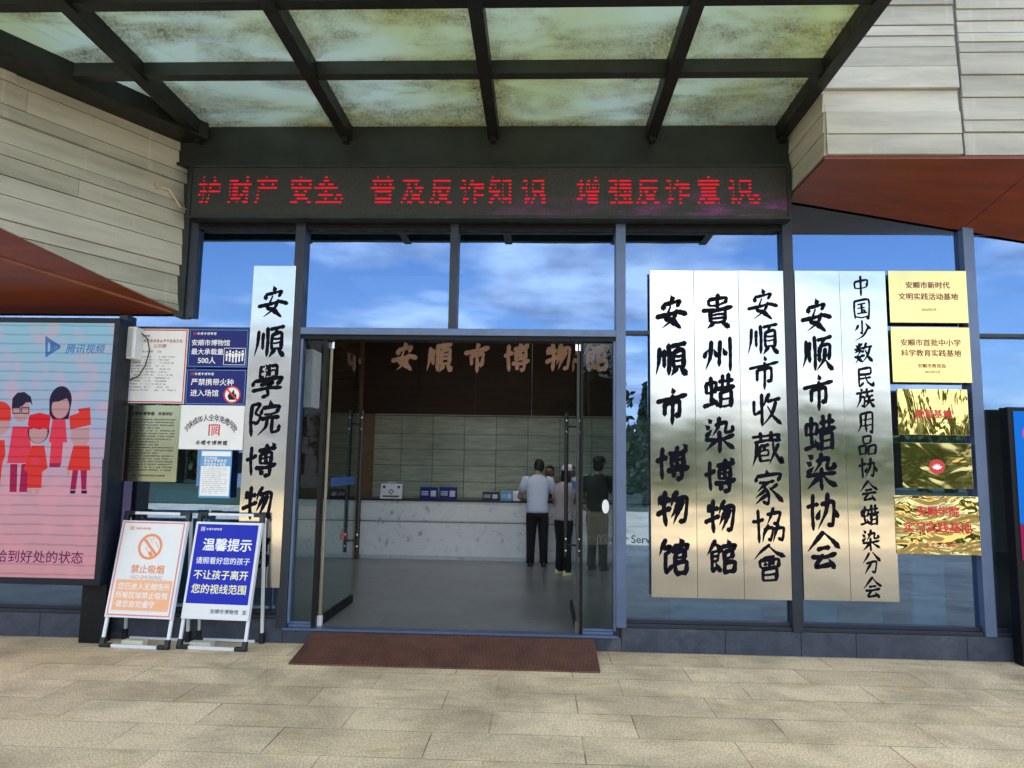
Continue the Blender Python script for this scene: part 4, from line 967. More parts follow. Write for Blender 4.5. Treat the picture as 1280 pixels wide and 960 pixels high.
t, w, h = notice('engraved_plate', -4.187, -3.612, 1.528, 2.292, 'greenish engraved metal plate full of fine print, below the red-bordered notice', 'plaque', 'engr', -0.034, 0.016)
m_ = MB()
for i, c in enumerate('安順市博物館'): brush_into(m_, c, -0.20+i*0.040, h-0.085, 0.034, 0.036, -0.002, 13)
text_into(m_, '参观须知', 0.13, h-0.085, h=0.034, bold=0.012)
for k in range(19):
    z = h-0.145-k*0.028; fineprint(m_, -w*0.42 if k % 3 else -w*0.34, w*random.choice((0.42, 0.42, 0.40, 0.15)), z, 0.014, -0.002, 0.85)
fineprint(m_, -w*0.30, w*0.30, 0.06, 0.017, -0.002, 0.9)
m_.build('lettering', M['black'], t)

t, w, h = notice('white_plate', -3.627, -2.962, 1.855, 2.298, 'white plate with an arch of writing over a red seal mark', 'plaque', 'white', -0.030, 0.014)
m_ = MB()
s_ = '对未成年人全年免费开放'
for i, c in enumerate(s_):
    a = math.radians(146-112*i/(len(s_)-1)); R = 0.285; cx, cz = R*1.02*math.cos(a), h*0.24+R*0.82*math.sin(a)-0.02
    vs, fs = text_geo(c, 0.0)
    rot_ = (a-math.pi/2)*0.9; sz = 0.058
    bx0 = (min(v[0] for v in vs)+max(v[0] for v in vs))/2; bz0 = (min(v[1] for v in vs)+max(v[1] for v in vs))/2
    for kk, dx in enumerate((0, 0.018, -0.018)): m_.add([(cx+sz*((v[0]+dx-bx0)*math.cos(rot_)-(v[1]-bz0)*math.sin(rot_)), -0.002-0.0001*kk, cz+sz*1.25*((v[0]-bx0)*math.sin(rot_)+(v[1]-bz0)*math.cos(rot_))) for v in vs], fs)
museum_small(m_, 0.015, 0.068, 0.048, -0.002)
m_.build('lettering', M['ink'], t)
seal_logo(MB(), 0.035, h*0.44, 0.115, -0.002).build('seal_mark', M['red'], t)

t, w, h = notice('paper_poster', -3.385, -3.066, 1.378, 1.852, 'small blue and white paper poster taped to the glass under the white plate', 'poster', 'bluel', -0.020, 0.003)
pp = MB().poly([(-w/2+0.012, 0.02), (w/2-0.012, 0.02), (w/2-0.012, h*0.66), (-w/2+0.012, h*0.66)], -0.0012).poly([(-w/2+0.012, h*0.87), (w/2-0.012, h*0.87), (w/2-0.012, h*0.97), (-w/2+0.012, h*0.97)], -0.0012)
pp.build('white_field', M['wtext'], t)
m_ = MB(); 
for k in range(14): fineprint(m_, -w*0.40, w*random.choice((0.4, 0.38, 0.2)), h*0.62-k*0.019, 0.009, -0.002)
m_.build('lettering', M['grey'], t)
m_ = MB(); fineprint(m_, -w*0.38, w*0.05, h*0.83, 0.026, -0.002, 1); fineprint(m_, -w*0.38, w*0.36, h*0.775, 0.03, -0.002, 1); fineprint(m_, -w*0.38, w*0.33, h*0.70, 0.03, -0.002, 1); m_.build('heading', M['wtext'], t)

# white wall loudspeaker with cable
t = thing('wall_speaker', 'small white box loudspeaker beside the big screen, with a looping black cable', 'speaker', (-4.16, -0.17, 2.745))
MB().box(-0.105, 0.105, 0, 0.14, 0, 0.325).build('body', M['whitem'], t, bevel=0.008)
MB().box(-0.080, 0.075, -0.006, 0.0, 0.02, 0.305).build('grille', plain('pale_grille_cloth', (0.42, 0.44, 0.42), 0.8, 0, 0.1, 60), t)
MB().tube([(0.10, 0.1, 0.28), (0.16, 0.12, 0.22), (0.19, 0.12, 0.10), (0.17, 0.1, -0.05), (0.11, 0.10, -0.16), (0.02, 0.12, -0.20), (-0.05, 0.14, -0.18)], 0.006, 8).build('cable', M['rubber'], t)
MB().box(-0.03, 0.03, 0.14, 0.19, 0.12, 0.2).build('bracket', M['black'], t)

# ------------------------------------------------------------------ big screen on a post, left
t = thing('advertising_screen', 'big lit screen in black frame showing a cartoon family in red', 'screen', (0, 0, 0))
SX0, SX1, SZ0, SZ1 = -6.3, -4.19, 0.615, 3.075
YS = -0.30
fr = MB().box(SX1, SX1+0.055, YS-0.02, -0.08, SZ0-0.06, SZ1+0.05).box(SX0-0.05, SX1, YS-0.02, -0.08, SZ0-0.06, SZ0).box(SX0-0.05, SX1, YS-0.02, -0.08, SZ1, SZ1+0.05).box(SX0-0.05, SX0, YS-0.02, -0.08, SZ0, SZ1)
fr.build('frame', plain('navy_black_frame', (0.005, 0.008, 0.018), 0.45, 0, 0.1, 6, 0.3), t, bevel=0.005)
MB().box(SX0, SX1, YS, -0.09, SZ0, SZ1).build('screen', M['screen'], t)
for a_, b_ in ((-4.37, -4.13), (-6.1, -5.86)): box('stand_leg', M['black'], t, a_, b_, -0.20, -0.07, 0.0, SZ0-0.061, bevel=0.004)
def sp(px, py): 
    p = WX(px, py, YS); return (p.x, p.z)
def spoly(mb, pts, k=0): return mb.poly([sp(*p) for p in pts], YS-0.002-0.0012*k)
def sell(mb, px, py, rx, ry, k=0, a0=0, a1=2*math.pi):
    x, z = sp(px, py); f = (WX(px+10, py, YS).x-x)/10
    return mb.ell(x, z, rx*f, ry*f, YS-0.002-0.0012*k, 24, a0, a1)
FM = [emit('screen_red', srgb(202, 58, 54), 1, True), emit('screen_crimson', srgb(205, 62, 82), 1, True), emit('screen_scarlet', srgb(200, 42, 54), 1, True),
      emit('screen_dark', srgb(44, 40, 62), 1), emit('screen_skin', srgb(176, 138, 142), 1, True), emit('screen_plum', srgb(150, 40, 80), 1, True)]
RedA, RedB, RedC, Hair_, Face, Plum = FG = [MB() for _ in range(6)]
def flush(label):
    me = bpy.data.meshes.new('cartoon_figure'); a = MB(); ix = []
    for i, m_ in enumerate(FG):
        a.add(m_.v, m_.f); ix += [i]*len(m_.f); m_.v, m_.f = [], []
    me.from_pydata(a.v, [], a.f); me.update()
    for m_ in FM: me.materials.append(m_)
    for p, i in zip(me.polygons, ix): p.material_index = i
    link('cartoon_figure', me, t, None, label)
# man with glasses
spoly(RedB, [(16, 533), (36, 533), (41, 579), (9, 579)], 0); spoly(Plum, [(13, 580), (22, 580), (21, 615), (12, 615)], 0); spoly(Plum, [(27, 580), (36, 580), (34, 615), (24, 615)], 0)
sell(Face, 27, 513, 11, 14, 1); spoly(Hair_, [(15, 511), (16, 498), (22, 491), (31, 490), (39, 496), (41, 507), (38, 503), (33, 503), (28, 508)], 2)
gl = Hair_
for c in (21, 32):
    for q in ((c-5, 509, c+5, 510.3), (c-5, 516, c+5, 517.3), (c-5, 510, c-4, 516), (c+4, 510, c+5, 516)): spoly(gl, [(q[0], q[1]), (q[2], q[1]), (q[2], q[3]), (q[0], q[3])], 3)
flush('cartoon man with glasses in a red jumper')
# woman with long hair
spoly(RedB, [(66, 524), (82, 524), (84, 553), (61, 553)], 0); spoly(RedB, [(64, 553), (79, 553), (77, 579), (62, 579)], 0); spoly(Plum, [(62, 579), (77, 579), (75, 584), (62, 584)], 1)
sell(Hair_, 76, 501, 14, 18, 1); spoly(Hair_, [(62, 500), (90, 500), (86, 524), (80, 524), (66, 524), (62, 518)], 1); sell(Face, 76, 509, 11, 14, 3); spoly(Hair_, [(64, 503), (66, 490), (78, 485), (88, 494), (89, 505), (84, 498), (74, 502)], 4)
flush('cartoon woman with long dark hair')
# girl in long dress and headdress
spoly(RedA, [(40, 557), (56, 557), (60, 585), (53, 590), (52, 610), (34, 610), (35, 590), (30, 587)], 2); spoly(RedC, [(35, 532), (37, 519), (50, 516), (64, 519), (62, 536), (50, 533)], 3)
sell(Hair_, 48.5, 539, 13.5, 15, 2); sell(Face, 48.5, 541, 11.5, 12.5, 4, math.pi*0.98, math.pi*2.02); sell(Face, 48.5, 538, 11.5, 6, 4); spoly(RedC, [(36, 538), (39, 527), (58, 527), (62, 538), (56, 535), (50, 537), (43, 535)], 5)
spoly(Face, [(35, 611), (41, 611), (40, 617), (35, 617)], 2); spoly(Face, [(44, 611), (50, 611), (49, 617), (44, 617)], 2); sell(RedB, 45, 576, 6, 5, 4)
flush('cartoon girl in a long red dress')
# boy with tall red wrap
spoly(RedA, [(92, 557), (112, 557), (113, 588), (84, 588)], 0); spoly(Plum, [(91, 588), (98, 588), (95, 612), (88, 612)], 1); spoly(Plum, [(101, 588), (109, 588), (108, 612), (102, 612)], 1)
spoly(Face, [(89, 537), (112, 534), (112, 550), (108, 557), (94, 557), (89, 550)], 1); spoly(RedA, [(87, 520), (99, 516), (98, 511), (113, 509), (114, 531), (88, 537)], 2)
spoly(Face, [(84, 589), (88, 589), (87, 594), (84, 594)], 2); spoly(Hair_, [(88, 613), (95, 613), (94, 617), (88, 617)], 2); spoly(Hair_, [(102, 613), (109, 613), (109, 617), (102, 617)], 2)
flush('cartoon figure with tall red head wrap')
# child cut by the picture edge
spoly(RedA, [(-20, 550), (6, 550), (7, 568), (3, 580), (0, 608), (-22, 608)], 0); sell(RedA, -1, 514, 15, 12, 2, 0, math.pi); spoly(RedA, [(-16, 514), (14, 514), (14, 526), (-16, 526)], 2); sell(Face, -1, 530, 14, 14, 1)
flush('cartoon figure in round red hat')
lg = emit('screen_logo_blue', srgb(72, 112, 168), 1, True); lo = MB()
spoly(lo, [(57, 421), (60, 421), (60, 446), (57, 446)], 1); spoly(lo, [(57, 420), (76, 432), (75, 436), (57, 426)], 1.3); spoly(lo, [(57, 447), (76, 435), (76, 432), (57, 442)], 1.6); spoly(lo, [(63, 428), (71, 433.5), (63, 440)], 1)
x, z = sp(107, 436); text_into(lo, '腾讯视频', x, z, w=0.40, y=YS-0.003, bold=0.012, shear=0.2); lo.build('logo', lg, t)
x, z = sp(104, 697); m_ = MB(); text_into(m_, '恰到好处的状态', x, z, w=0.86, y=YS-0.003, bold=0.012, align='R'); m_.build('caption', emit('screen_plum_text', srgb(110, 44, 92), 1), t)
MB().poly([sp(128, 574), sp(135, 574), sp(133, 603), sp(127, 603)], YS-0.003).build('side_tab', emit('screen_tab', srgb(40, 62, 110), 1), t)

# second screen, right edge of the picture
t = thing('blue_display', 'black display kiosk with a bright blue screen, cut by the frame at right', 'display', (0, 0, 0))
MB().box(4.42, 5.9, -0.16, -0.03, 0.0, 2.37).build('body', M['black'], t, bevel=0.006)
MB().box(4.47, 5.85, -0.172, -0.161, 1.28, 2.33).build('screen', emit('display_blue', srgb(30, 118, 224), 1), t)
MB().box(4.47, 5.85, -0.172, -0.161, 0.95, 1.277).build('banner', emit('display_red', srgb(150, 40, 90), 1), t)
MB().disc(4.62, 2.12, 0.05, 0.085, -0.1735, 0).build('ring_mark', emit('display_pink', srgb(220, 90, 150), 1), t)

# ------------------------------------------------------------------ A-boards
def aboard(name, cx, y, rz, label, w=0.665):
    t = thing(name, label, 'A-board sign', (cx, y, 0), rz, 'A-boards standing left of the door')
    H, lean = 1.235, 0.235
    P = lambda x, z, off=0.0: (x, lean*z/H+off, z)
    hw = w/2
    fr = MB()
    for s in (-1, 1): fr.bar(P(s*(hw-0.01), 0.06), P(s*(hw-0.01), H-0.05), 0.030, 0.022, (0, 1, 0))
    fr.bar(P(-hw+0.1, 0.016), P(hw-0.1, 0.016), 0.030, 0.030); fr.bar(P(-hw+0.09, H-0.012), P(hw-0.09, H-0.012), 0.028, 0.026)
    fr.build('front_frame', M['whitem'], t, bevel=0.004)
    for s in (-1, 1):
        cn = MB()
        cn.bar(P(s*(hw-0.01), 0.0), P(s*(hw-0.015), 0.085), 0.046, 0.042, (0, 1, 0)); cn.bar(P(s*(hw+0.012), 0.018), P(s*(hw-0.105), 0.018), 0.044, 0.038)
        cn.build('corner_bracket', M['blackp'], t, bevel=0.008); cn = MB()
        cn.bar(P(s*(hw-0.01), H-0.085, 0.004), P(s*(hw-0.015), H, 0.004), 0.044, 0.050, (0, 1, 0)); cn.bar(P(s*(hw+0.006), H-0.012, 0.004), P(s*(hw-0.10), H-0.012, 0.004), 0.040, 0.038)
        cn.build('corner_bracket', M['blackp'], t, bevel=0.008)
    rl = MB()
    yr = lean+0.075
    for s in (-1, 1):
        rl.bar((s*(hw-0.01), lean+0.035, H-0.06), (s*(hw-0.01)+0.02, yr, 0.07), 0.026, 0.022, (0, 1, 0))
        MB().bar((s*(hw-0.01)+0.02, yr-0.004, 0.10), (s*(hw-0.01)+0.022, yr, 0.0), 0.042, 0.042, (0, 1, 0)).build('rear_foot', M['blackp'], t)
    rl.bar((-hw+0.08, yr, 0.018), (hw-0.06, yr, 0.018), 0.022, 0.022)
    rl.build('rear_frame', M['whitem'], t)
    # the panel, in its own tilted plane
    pan = bpy.data.objects.new('panel', None)
    z0, z1 = 0.265, 1.165
    me = MB().box(-hw-0.002, hw+0.002, -0.02, 0.006, 0, z1-z0).build('panel', M['whitem'], t, bevel=0.003)
    bpy.data.objects.remove(pan)
    me.location = (0, lean*z0/H-0.014, z0); me.rotation_euler = (-math.atan2(lean, H), 0, 0)
    return t, me, w, z1-z0
t, pn, w, h = aboard('folding_sign', -3.745, -0.335, math.radians(-4), 'orange and white no-smoking A-board')
yy = -0.0215
MB().poly([(-w/2+0.025, 0.03), (w/2-0.025, 0.03), (w/2-0.025, h-0.025), (-w/2+0.025, h-0.025)], yy).build('poster', M['white'], pn)
edge_lines(MB(), w-0.035, h-0.03, 0.0, 0.012, yy-0.0008).build('border', plain('salmon_border', (0.80, 0.22, 0.16)), pn).location = (0, 0, 0.018)
MB().poly([(-w/2+0.055, 0.065), (w/2-0.045, 0.065), (w/2-0.045, 0.345), (-w/2+0.055, 0.345)], yy-0.001).build('orange_field', M['orangel'], pn)
m_ = MB(); text_into(m_, '您已进入无烟场所', 0.01, 0.285, w=w*0.78, y=yy-0.002, bold=0.018); text_into(m_, '所有区域禁止吸烟', 0.0, 0.205, w=w*0.78, y=yy-0.002, bold=0.018); text_into(m_, '请您自觉遵守', -0.05, 0.125, w=w*0.58, y=yy-0.002, bold=0.018); m_.build('lettering', M['wtext'], pn)
m_ = MB(); text_into(m_, '禁止吸烟', 0.015, 0.445, w=w*0.50, y=yy-0.002, bold=0.018)
seal_logo(m_, -w*0.33, h-0.075, 0.04, yy-0.002)
for i, c in enumerate('安順市博物館'): brush_into(m_, c, -w*0.26+i*0.027, h-0.075, 0.023, 0.024, yy-0.002, 12)
m_.build('heading', M['orange'], pn)
text('NO SMOKING', plain('grey_salmon_print', (0.55, 0.40, 0.38)), pn, 0.02, 0.369, w=w*0.48, y=yy-0.002, bold=0.005, shear=0.15)
cxi, czi = 0.0, h-0.245
m_ = MB().disc(cxi, czi, 0.098, 0.122, yy-0.002, 0)
m_.poly([(cxi-0.083, czi+0.066), (cxi-0.066, czi+0.083), (cxi+0.083, czi-0.066), (cxi+0.066, czi-0.083)], yy-0.0026)
sym = m_.build('prohibition_ring', M['orange'], pn)
m_ = MB()
d = Vector((math.cos(-0.9), math.sin(-0.9))); 
def cig(a, b, r):
    A = Vector((cxi+a[0], czi+a[1])); Bq = Vector((cxi+b[0], czi+b[1])); n_ = (Bq-A).normalized(); n_ = Vector((-n_.y, n_.x))*r
    m_.poly([tuple(A-n_), tuple(Bq-n_), tuple(Bq+n_), tuple(A+n_)], yy-0.0016)
cig((0.0, -0.05), (0.034, -0.088), 0.016); cig((-0.042, -0.016), (0.012, -0.075), 0.003); cig((-0.02, 0.006), (0.036, -0.052), 0.003); cig((-0.042, -0.016), (-0.02, 0.006), 0.003)
for k, (cx2, cz2, r) in enumerate(((-0.02, 0.052, 0.026), (0.022, 0.06, 0.02))): m_.disc(cxi+cx2, czi+cz2, r-0.004, r, yy-0.0014-0.0001*k, 0, 20, 0.2, 4.6)
cig((0.05, 0.05), (0.085, -0.01), 0.003)
m_.build('cigarette_mark', M['orange'], sym)

t, pn, w, h = aboard('folding_sign', -3.018, -0.325, math.radians(-4), 'blue A-board with white and pale yellow writing', 0.66)
MB().poly([(-w/2+0.018, 0.02), (w/2-0.018, 0.02), (w/2-0.018, h-0.02), (-w/2+0.018, h-0.02)], yy).build('poster', M['white'], pn)
MB().poly([(-w/2+0.022, 0.14), (w/2-0.022, 0.14), (w/2-0.022, h-0.022), (-w/2+0.022, h-0.022)], yy-0.001).build('blue_field', M['bluev'], pn)
m_ = MB(); text_into(m_, '温馨提示', 0.02, h-0.215, w=w*0.74, y=yy-0.002, bold=0.028); text_into(m_, '请照看好您的孩子', 0.0, h-0.365, w=w*0.82, y=yy-0.002, bold=0.014)
seal_logo(m_, -w*0.38, h-0.07, 0.04, yy-0.002)
for i, c in enumerate('安順市博物館'): brush_into(m_, c, -w*0.31+i*0.027, h-0.07, 0.023, 0.024, yy-0.002, 12)
m_.build('lettering', M['wtext'], pn)
m_ = MB(); text_into(m_, '不让孩子离开', 0.0, h-0.495, w=w*0.82, y=yy-0.002, bold=0.018); text_into(m_, '您的视线范围', 0.0, h-0.625, w=w*0.82, y=yy-0.002, bold=0.018); m_.build('lettering', M['ytext'], pn)
m_ = MB()
for i, c in enumerate('安顺市博物馆'): text_into(m_, c, -0.03+i*0.047, 0.075, em=0.044, y=yy-0.002, bold=0.01)
text_into(m_, '宣', 0.285, 0.075, em=0.044, y=yy-0.002, bold=0.01)
m_.build('footer', M['navy'], pn)
# blocks laid on the foot rails
for px, lab, mt in ((170, 'pale yellow block weighing down the orange A-board', 'brick'), (258, 'grey block weighing down the blue A-board', 'stone2')):
    c = GX(px, 806, 0.0); o = MB().box(-0.105, 0.105, -0.045, 0.045, 0, 0.055).build('weight_block', M[mt], None, (c.x, -0.235, 0.0), bevel=0.006)
    o.rotation_euler = (0, 0, math.radians(-3)); tag(o, lab, 'block', 'weights on the A-boards')

# ------------------------------------------------------------------ rusty ramp
rp_ = thing('metal_ramp', 'rust brown chequer plate ramp leading up to the door threshold', 'ramp', (0, 0, 0))
MB().prism([(-2.150, -0.73, 0.004), (-2.150, -0.034, 0.112), (-2.150, -0.034, 0.122), (-2.150, -0.73, 0.016)], (2.69, 0, 0)).build('plate', M['ramp'], rp_)
MB().prism([(-2.154, -0.70, 0.002), (-2.154, -0.034, 0.002), (-2.154, -0.034, 0.112)], (0.004, 0, 0)).build('side_cheek', M['ramp'], rp_)
MB().prism([(0.54, -0.70, 0.002), (0.54, -0.034, 0.002), (0.54, -0.034, 0.112)], (0.004, 0, 0)).build('side_cheek', M['ramp'], rp_)

# ------------------------------------------------------------------ things on the counter
def tabletop_sign(name, px0, px1, pyt, label, mt, fn=None, d=0.08, cat='counter sign'):
    a = WX(px0, 620, 5.22); b = WX(px1, 620, 5.22); tz = WX((px0+px1)/2, pyt, 5.22).z
    w = b.x-a.x; h = tz-1.14
    t = thing(name, label, cat, ((a.x+b.x)/2, 5.20, 1.141))
    MB().prism([(-w/2, 0, 0), (w/2, 0, 0), (w/2, d*0.5, h), (-w/2, d*0.5, h)], (0, d*0.5, 0)).build('board', M[mt], t, bevel=0.008)
    if fn: fn(t, w, h, d*0.5)
    return t
def sl(mb, pts, h, lean): return mb.add([(x, lean*z/h-0.003, z) for x, z in pts], [tuple(range(len(pts)))])
def q4(x0, x1, z0, z1): return [(x0, z0), (x1, z0), (x1, z1), (x0, z1)]
def kit(t, w, h, ln):
    m = MB()
    for a in (0, 1, 2, 3):
        pass
    c = (0, h*0.48); r = w*0.13
    for k in range(4):
        p = [(0, r), (r, 0), (0, -r), (-r, 0)]; i = [(x*0.6, z*0.6) for x, z in p]; k2 = (k+1) % 4
        sl(m, [(c[0]+p[k][0], c[1]+p[k][1]), (c[0]+p[k2][0], c[1]+p[k2][1]), (c[0]+i[k2][0], c[1]+i[k2][1]), (c[0]+i[k][0], c[1]+i[k][1])], h, ln)
    sl(m, q4(-w*0.38, w*0.38, h*0.12, h*0.22), h, ln); sl(m, q4(-w*0.40, -w*0.28, h*0.70, h*0.88), h, ln); sl(m, q4(w*0.28, w*0.40, h*0.70, h*0.88), h, ln)
    m.build('diamond_mark', M['dgrey'], t); MB().tube([(-0.06, 0.04, h), (-0.05, 0.04, h+0.025), (0.05, 0.04, h+0.025), (0.06, 0.04, h)], 0.008, 8).build('handle', M['whitem'], t)
tabletop_sign('white_case', 475, 502, 605, 'white case with a dark diamond mark on the counter', 'whitem', kit, 0.14, 'case')
def bl(t, w, h, ln):
    m = MB()
    for k in range(3): sl(m, q4(-w*0.42, -w*0.02, h*(0.60-0.13*k), h*(0.67-0.13*k)), h, ln)
    sl(m, q4(w*0.10, w*0.40, h*0.25, h*0.72), h, ln); m.build('print', plain('pale_print', (0.5, 0.55, 0.65)), t)
for a, b, py, lab in ((525, 547, 609, 'left one of two navy counter signs'), (549, 571, 609, 'right one of two navy counter signs')):
    tabletop_sign('counter_sign', a, b, py, lab, 'blue', bl)
tabletop_sign('counter_sign', 603, 624, 615, 'black counter sign with a pale square, nearest the man in the pale polo', 'blackp', bl)
tabletop_sign('counter_sign', 626, 640, 614, 'light blue counter sign beside the black one', 'bluel', bl)
tabletop_sign('counter_sign', 641, 650, 614, 'white and blue counter card next to the man in the polo', 'whitem', bl)

# red padlock and bow on the door handle
c = WX(437, 668, 1.155)
t = thing('red_lock', 'red lock hooked on the left glass door handle', 'lock', (-2.222, 1.15, 0.92))
MB().loft([(0, 0, -0.05, 0.03, 0.015), (0, 0, -0.04, 0.045, 0.022), (0, 0, 0.02, 0.045, 0.022), (0, 0, 0.03, 0.03, 0.015)], 14).build('body', M['red'], t, smooth=True)
MB().tube([(-0.028, 0, 0.025), (-0.028, 0.0, 0.06), (0, 0.01, 0.085), (0.028, 0, 0.06), (0.028, 0, 0.025)], 0.007, 8).build('shackle', M['red'], t)

# ------------------------------------------------------------------ people
def skin_mesh(name, verts, edges, radii, mat, sub=2):
    me = bpy.data.meshes.new(name); me.from_pydata(verts, edges, [])
    o = bpy.data.objects.new(name, me); COL.objects.link(o)
    md = o.modifiers.new('skin', 'SKIN'); md.use_smooth_shade = True
    if not me.skin_vertices:
        return None
    for i, r in enumerate(radii):
        sv = me.skin_vertices[0].data[i]; sv.radius = r if isinstance(r, tuple) else (r, r); sv.use_root = (i == 0)
    sb = o.modifiers.new('sub', 'SUBSURF'); sb.levels = sub; sb.render_levels = sub
    dg = bpy.context.evaluated_depsgraph_get(); dg.update()
    m2 = bpy.data.meshes.new_from_object(o.evaluated_get(dg))
    bpy.data.objects.remove(o); bpy.data.meshes.remove(me)
    m2.name = name; m2.materials.clear(); m2.materials.append(mat)
    return m2
def person(label, loc, rz, H, top, top_sleeve, top_mat, leg_mat, shoe_mat, arms, lean=0.0, head=(0.0, 0.0), stance=0.09, female=False, cap=None, longhair=False, legs=None):
    k = H/1.72
    sh_w = 0.175 if female else 0.195
    ln = lambda x, y, z: (x, y+lean*max(0, z-0.92), z)
    V, E, R = [], [], []
    def v(p, r): V.append(Vector(p)*k); R.append(r*k if not isinstance(r, tuple) else (r[0]*k, r[1]*k)); return len(V)-1
    pel = v((0, 0, 0.94), (0.12, 0.10)); sp1 = v(ln(0, 0, 1.12), (0.115, 0.09)); chs = v(ln(0, 0.0, 1.32), (0.13, 0.095)); nb = v(ln(0, 0, 1.44), 0.062); nk = v(ln(0, 0.015, 1.50), 0.052)
    hx, hy = head
    h1 = v(ln(hx*0.4, 0.03+hy*0.4, 1.565), (0.066, 0.075)); h2 = v(ln(hx, 0.035+hy, 1.63), (0.076, 0.092)); h3 = v(ln(hx, 0.03+hy, 1.695), (0.06, 0.07))
    E += [(pel, sp1), (sp1, chs), (chs, nb), (nb, nk), (nk, h1), (h1, h2), (h2, h3)]
    hands = []; el_ = []
    for s, (el, wr) in zip((-1, 1), arms):
        a = v(ln(s*sh_w, 0, 1.39), 0.058); e_ = v(el, 0.043); w_ = v(wr, 0.030)
        E += [(chs, a), (a, e_), (e_, w_)]
        d = (Vector(wr)-Vector(el)).normalized(); pm = v(Vector(wr)+d*0.07, 0.033); E.append((w_, pm))
        sd_ = Vector((1, 0, 0)) if abs(d.x) < 0.8 else Vector((0, 1, 0))
        for j in range(4):
            b0 = v(Vector(wr)+d*0.10+sd_*(j-1.5)*0.019, 0.009); b1 = v(Vector(wr)+d*(0.145-0.006*abs(j-1.5))+sd_*(j-1.5)*0.020+Vector((0, 0, -0.008)), 0.008); b2 = v(Vector(wr)+d*(0.172-0.008*abs(j-1.5))+sd_*(j-1.5)*0.019+Vector((0, 0, -0.022)), 0.007)
            E += [(pm, b0), (b0, b1), (b1, b2)]
        t0 = v(Vector(wr)+d*0.05-sd_*s*0.036, 0.010); t1 = v(Vector(wr)+d*0.09-sd_*s*0.052, 0.008); E += [(pm, t0), (t0, t1)]
        el_.append((Vector(ln(s*sh_w, 0, 1.39)), Vector(el), Vector(wr)))
    lg_ = legs or [((-stance, 0.02, 0.50), (-stance-0.01, 0.0, 0.08)), ((stance, 0.02, 0.50), (stance+0.01, 0.0, 0.08))]
    for s, (kn, an) in zip((-1, 1), lg_):
        hp = v((s*0.09, 0, 0.86), 0.085); kk = v(kn, 0.055); aa = v(an, 0.038); tt = v(Vector(an)+Vector((0, 0.12, -0.05)), 0.03)
        E += [(pel, hp), (hp, kk), (kk, aa), (aa, tt)]
    me = skin_mesh('person', V, E, R, M['skin'])
    if me is None:
        me = bpy.data.meshes.new('person')
    o = link('person', me, None, loc); o.rotation_euler = (0, 0, rz); tag(o, label, 'person')
    def L3(p): return Vector(p)*k
    # shirt: torso loft and sleeves
    t_ = MB(); wd = 0.9 if female else 1.0
    rings = [(0.86, 0.178, 0.125), (0.90, 0.182, 0.13), (1.02, 0.172*wd, 0.125), (1.18, 0.180*wd, 0.128), (1.32, 0.200*wd, 0.135), (1.395, 0.205*wd, 0.118), (1.445, 0.11, 0.085), (1.475, 0.068, 0.066)]
    t_.loft([(0, lean*max(0, z-0.92)*k, z*k, rx*k, ry*k) for z, rx, ry in rings], 20)
    for (a, e_, w_) in el_:
        ss = Vector((0.0 - a.x*0.25, 0, 0.0))
        if top_sleeve == 'short':
            t_.tube([(a+ss)*k, a*k, (a+(e_-a)*0.35)*k, (a+(e_-a)*0.72)*k], [0.066*k, 0.074*k, 0.068*k, 0.066*k], 14)
        else:
            t_.tube([(a+ss)*k, a*k, (a+(e_-a)*0.5)*k, e_*k, (e_+(w_-e_)*0.5)*k, (e_+(w_-e_)*0.92)*k], [0.062*k, 0.070*k, 0.062*k, 0.056*k, 0.048*k, 0.042*k], 14)
    t_.build('shirt', top_mat, o, smooth=True)
    tr_ = MB(); tr_.loft([(0, 0, z*k, rx*k, ry*k) for z, rx, ry in [(0.76, 0.14, 0.10), (0.80, 0.172, 0.122), (0.90, 0.172, 0.124), (0.93, 0.165, 0.118)]], 20)
    for s, (kn, an) in zip((-1, 1), lg_):
        tr_.tube([L3((s*0.088, 0, 0.90)), L3((s*0.09, 0, 0.80)), L3((s*0.09+(kn[0]-s*0.09)*0.5, kn[1]*0.5, 0.66)), L3(kn), L3((Vector(kn)+Vector(an))/2), L3(Vector(an)+Vector((0, 0, -0.03)))], [0.085*k, 0.098*k, 0.090*k, 0.078*k, 0.070*k, 0.066*k], 14)
    tr_.build('trousers', leg_mat, o, smooth=True)
    for s, (kn, an) in zip((-1, 1), lg_):
        A = Vector(an); sm = MB()
        sm.loft([(A.x*k, (A.y+0.045)*k, (A.z-0.08)*k, 0.046*k, 0.135*k), (A.x*k, (A.y+0.045)*k, (A.z-0.05)*k, 0.048*k, 0.138*k), (A.x*k, (A.y+0.02)*k, (A.z-0.01)*k, 0.043*k, 0.095*k), (A.x*k, A.y*k, (A.z+0.02)*k, 0.036*k, 0.05*k)], 16)
        sm.build('shoe', shoe_mat, o, smooth=True)
    hc = Vector(ln(hx, 0.03+hy, 1.63))*k
    hm = MB()
    rr = [(0.060, -0.105), (0.086, -0.075), (0.098, -0.03), (0.099, 0.02), (0.084, 0.066), (0.055, 0.090), (0.020, 0.100)] if not longhair else [(0.095, -0.22), (0.11, -0.12), (0.112, -0.02), (0.106, 0.04), (0.085, 0.08), (0.05, 0.104), (0.012, 0.113)]
    off = lambda z: -0.030 if z < 0.03 else -0.012
    hm.loft([(hc.x, hc.y+off(z)*k*(1.6 if z < -0.05 else 1), hc.z+z*k, r*0.86*k, (r*(0.72 if z < 0.03 else 0.95))*k) for r, z in rr], 18)
    hr_ = random.Random(int(H*1000)); hm.v = [(a+hr_.uniform(-0.006, 0.006), b+hr_.uniform(-0.006, 0.006), c+hr_.uniform(-0.008, 0.008)) for a, b, c in hm.v]
    hm.build('hair', M['hair'], o, smooth=True)
    # face
    fc = MB(); fy = hc.y+0.094*k
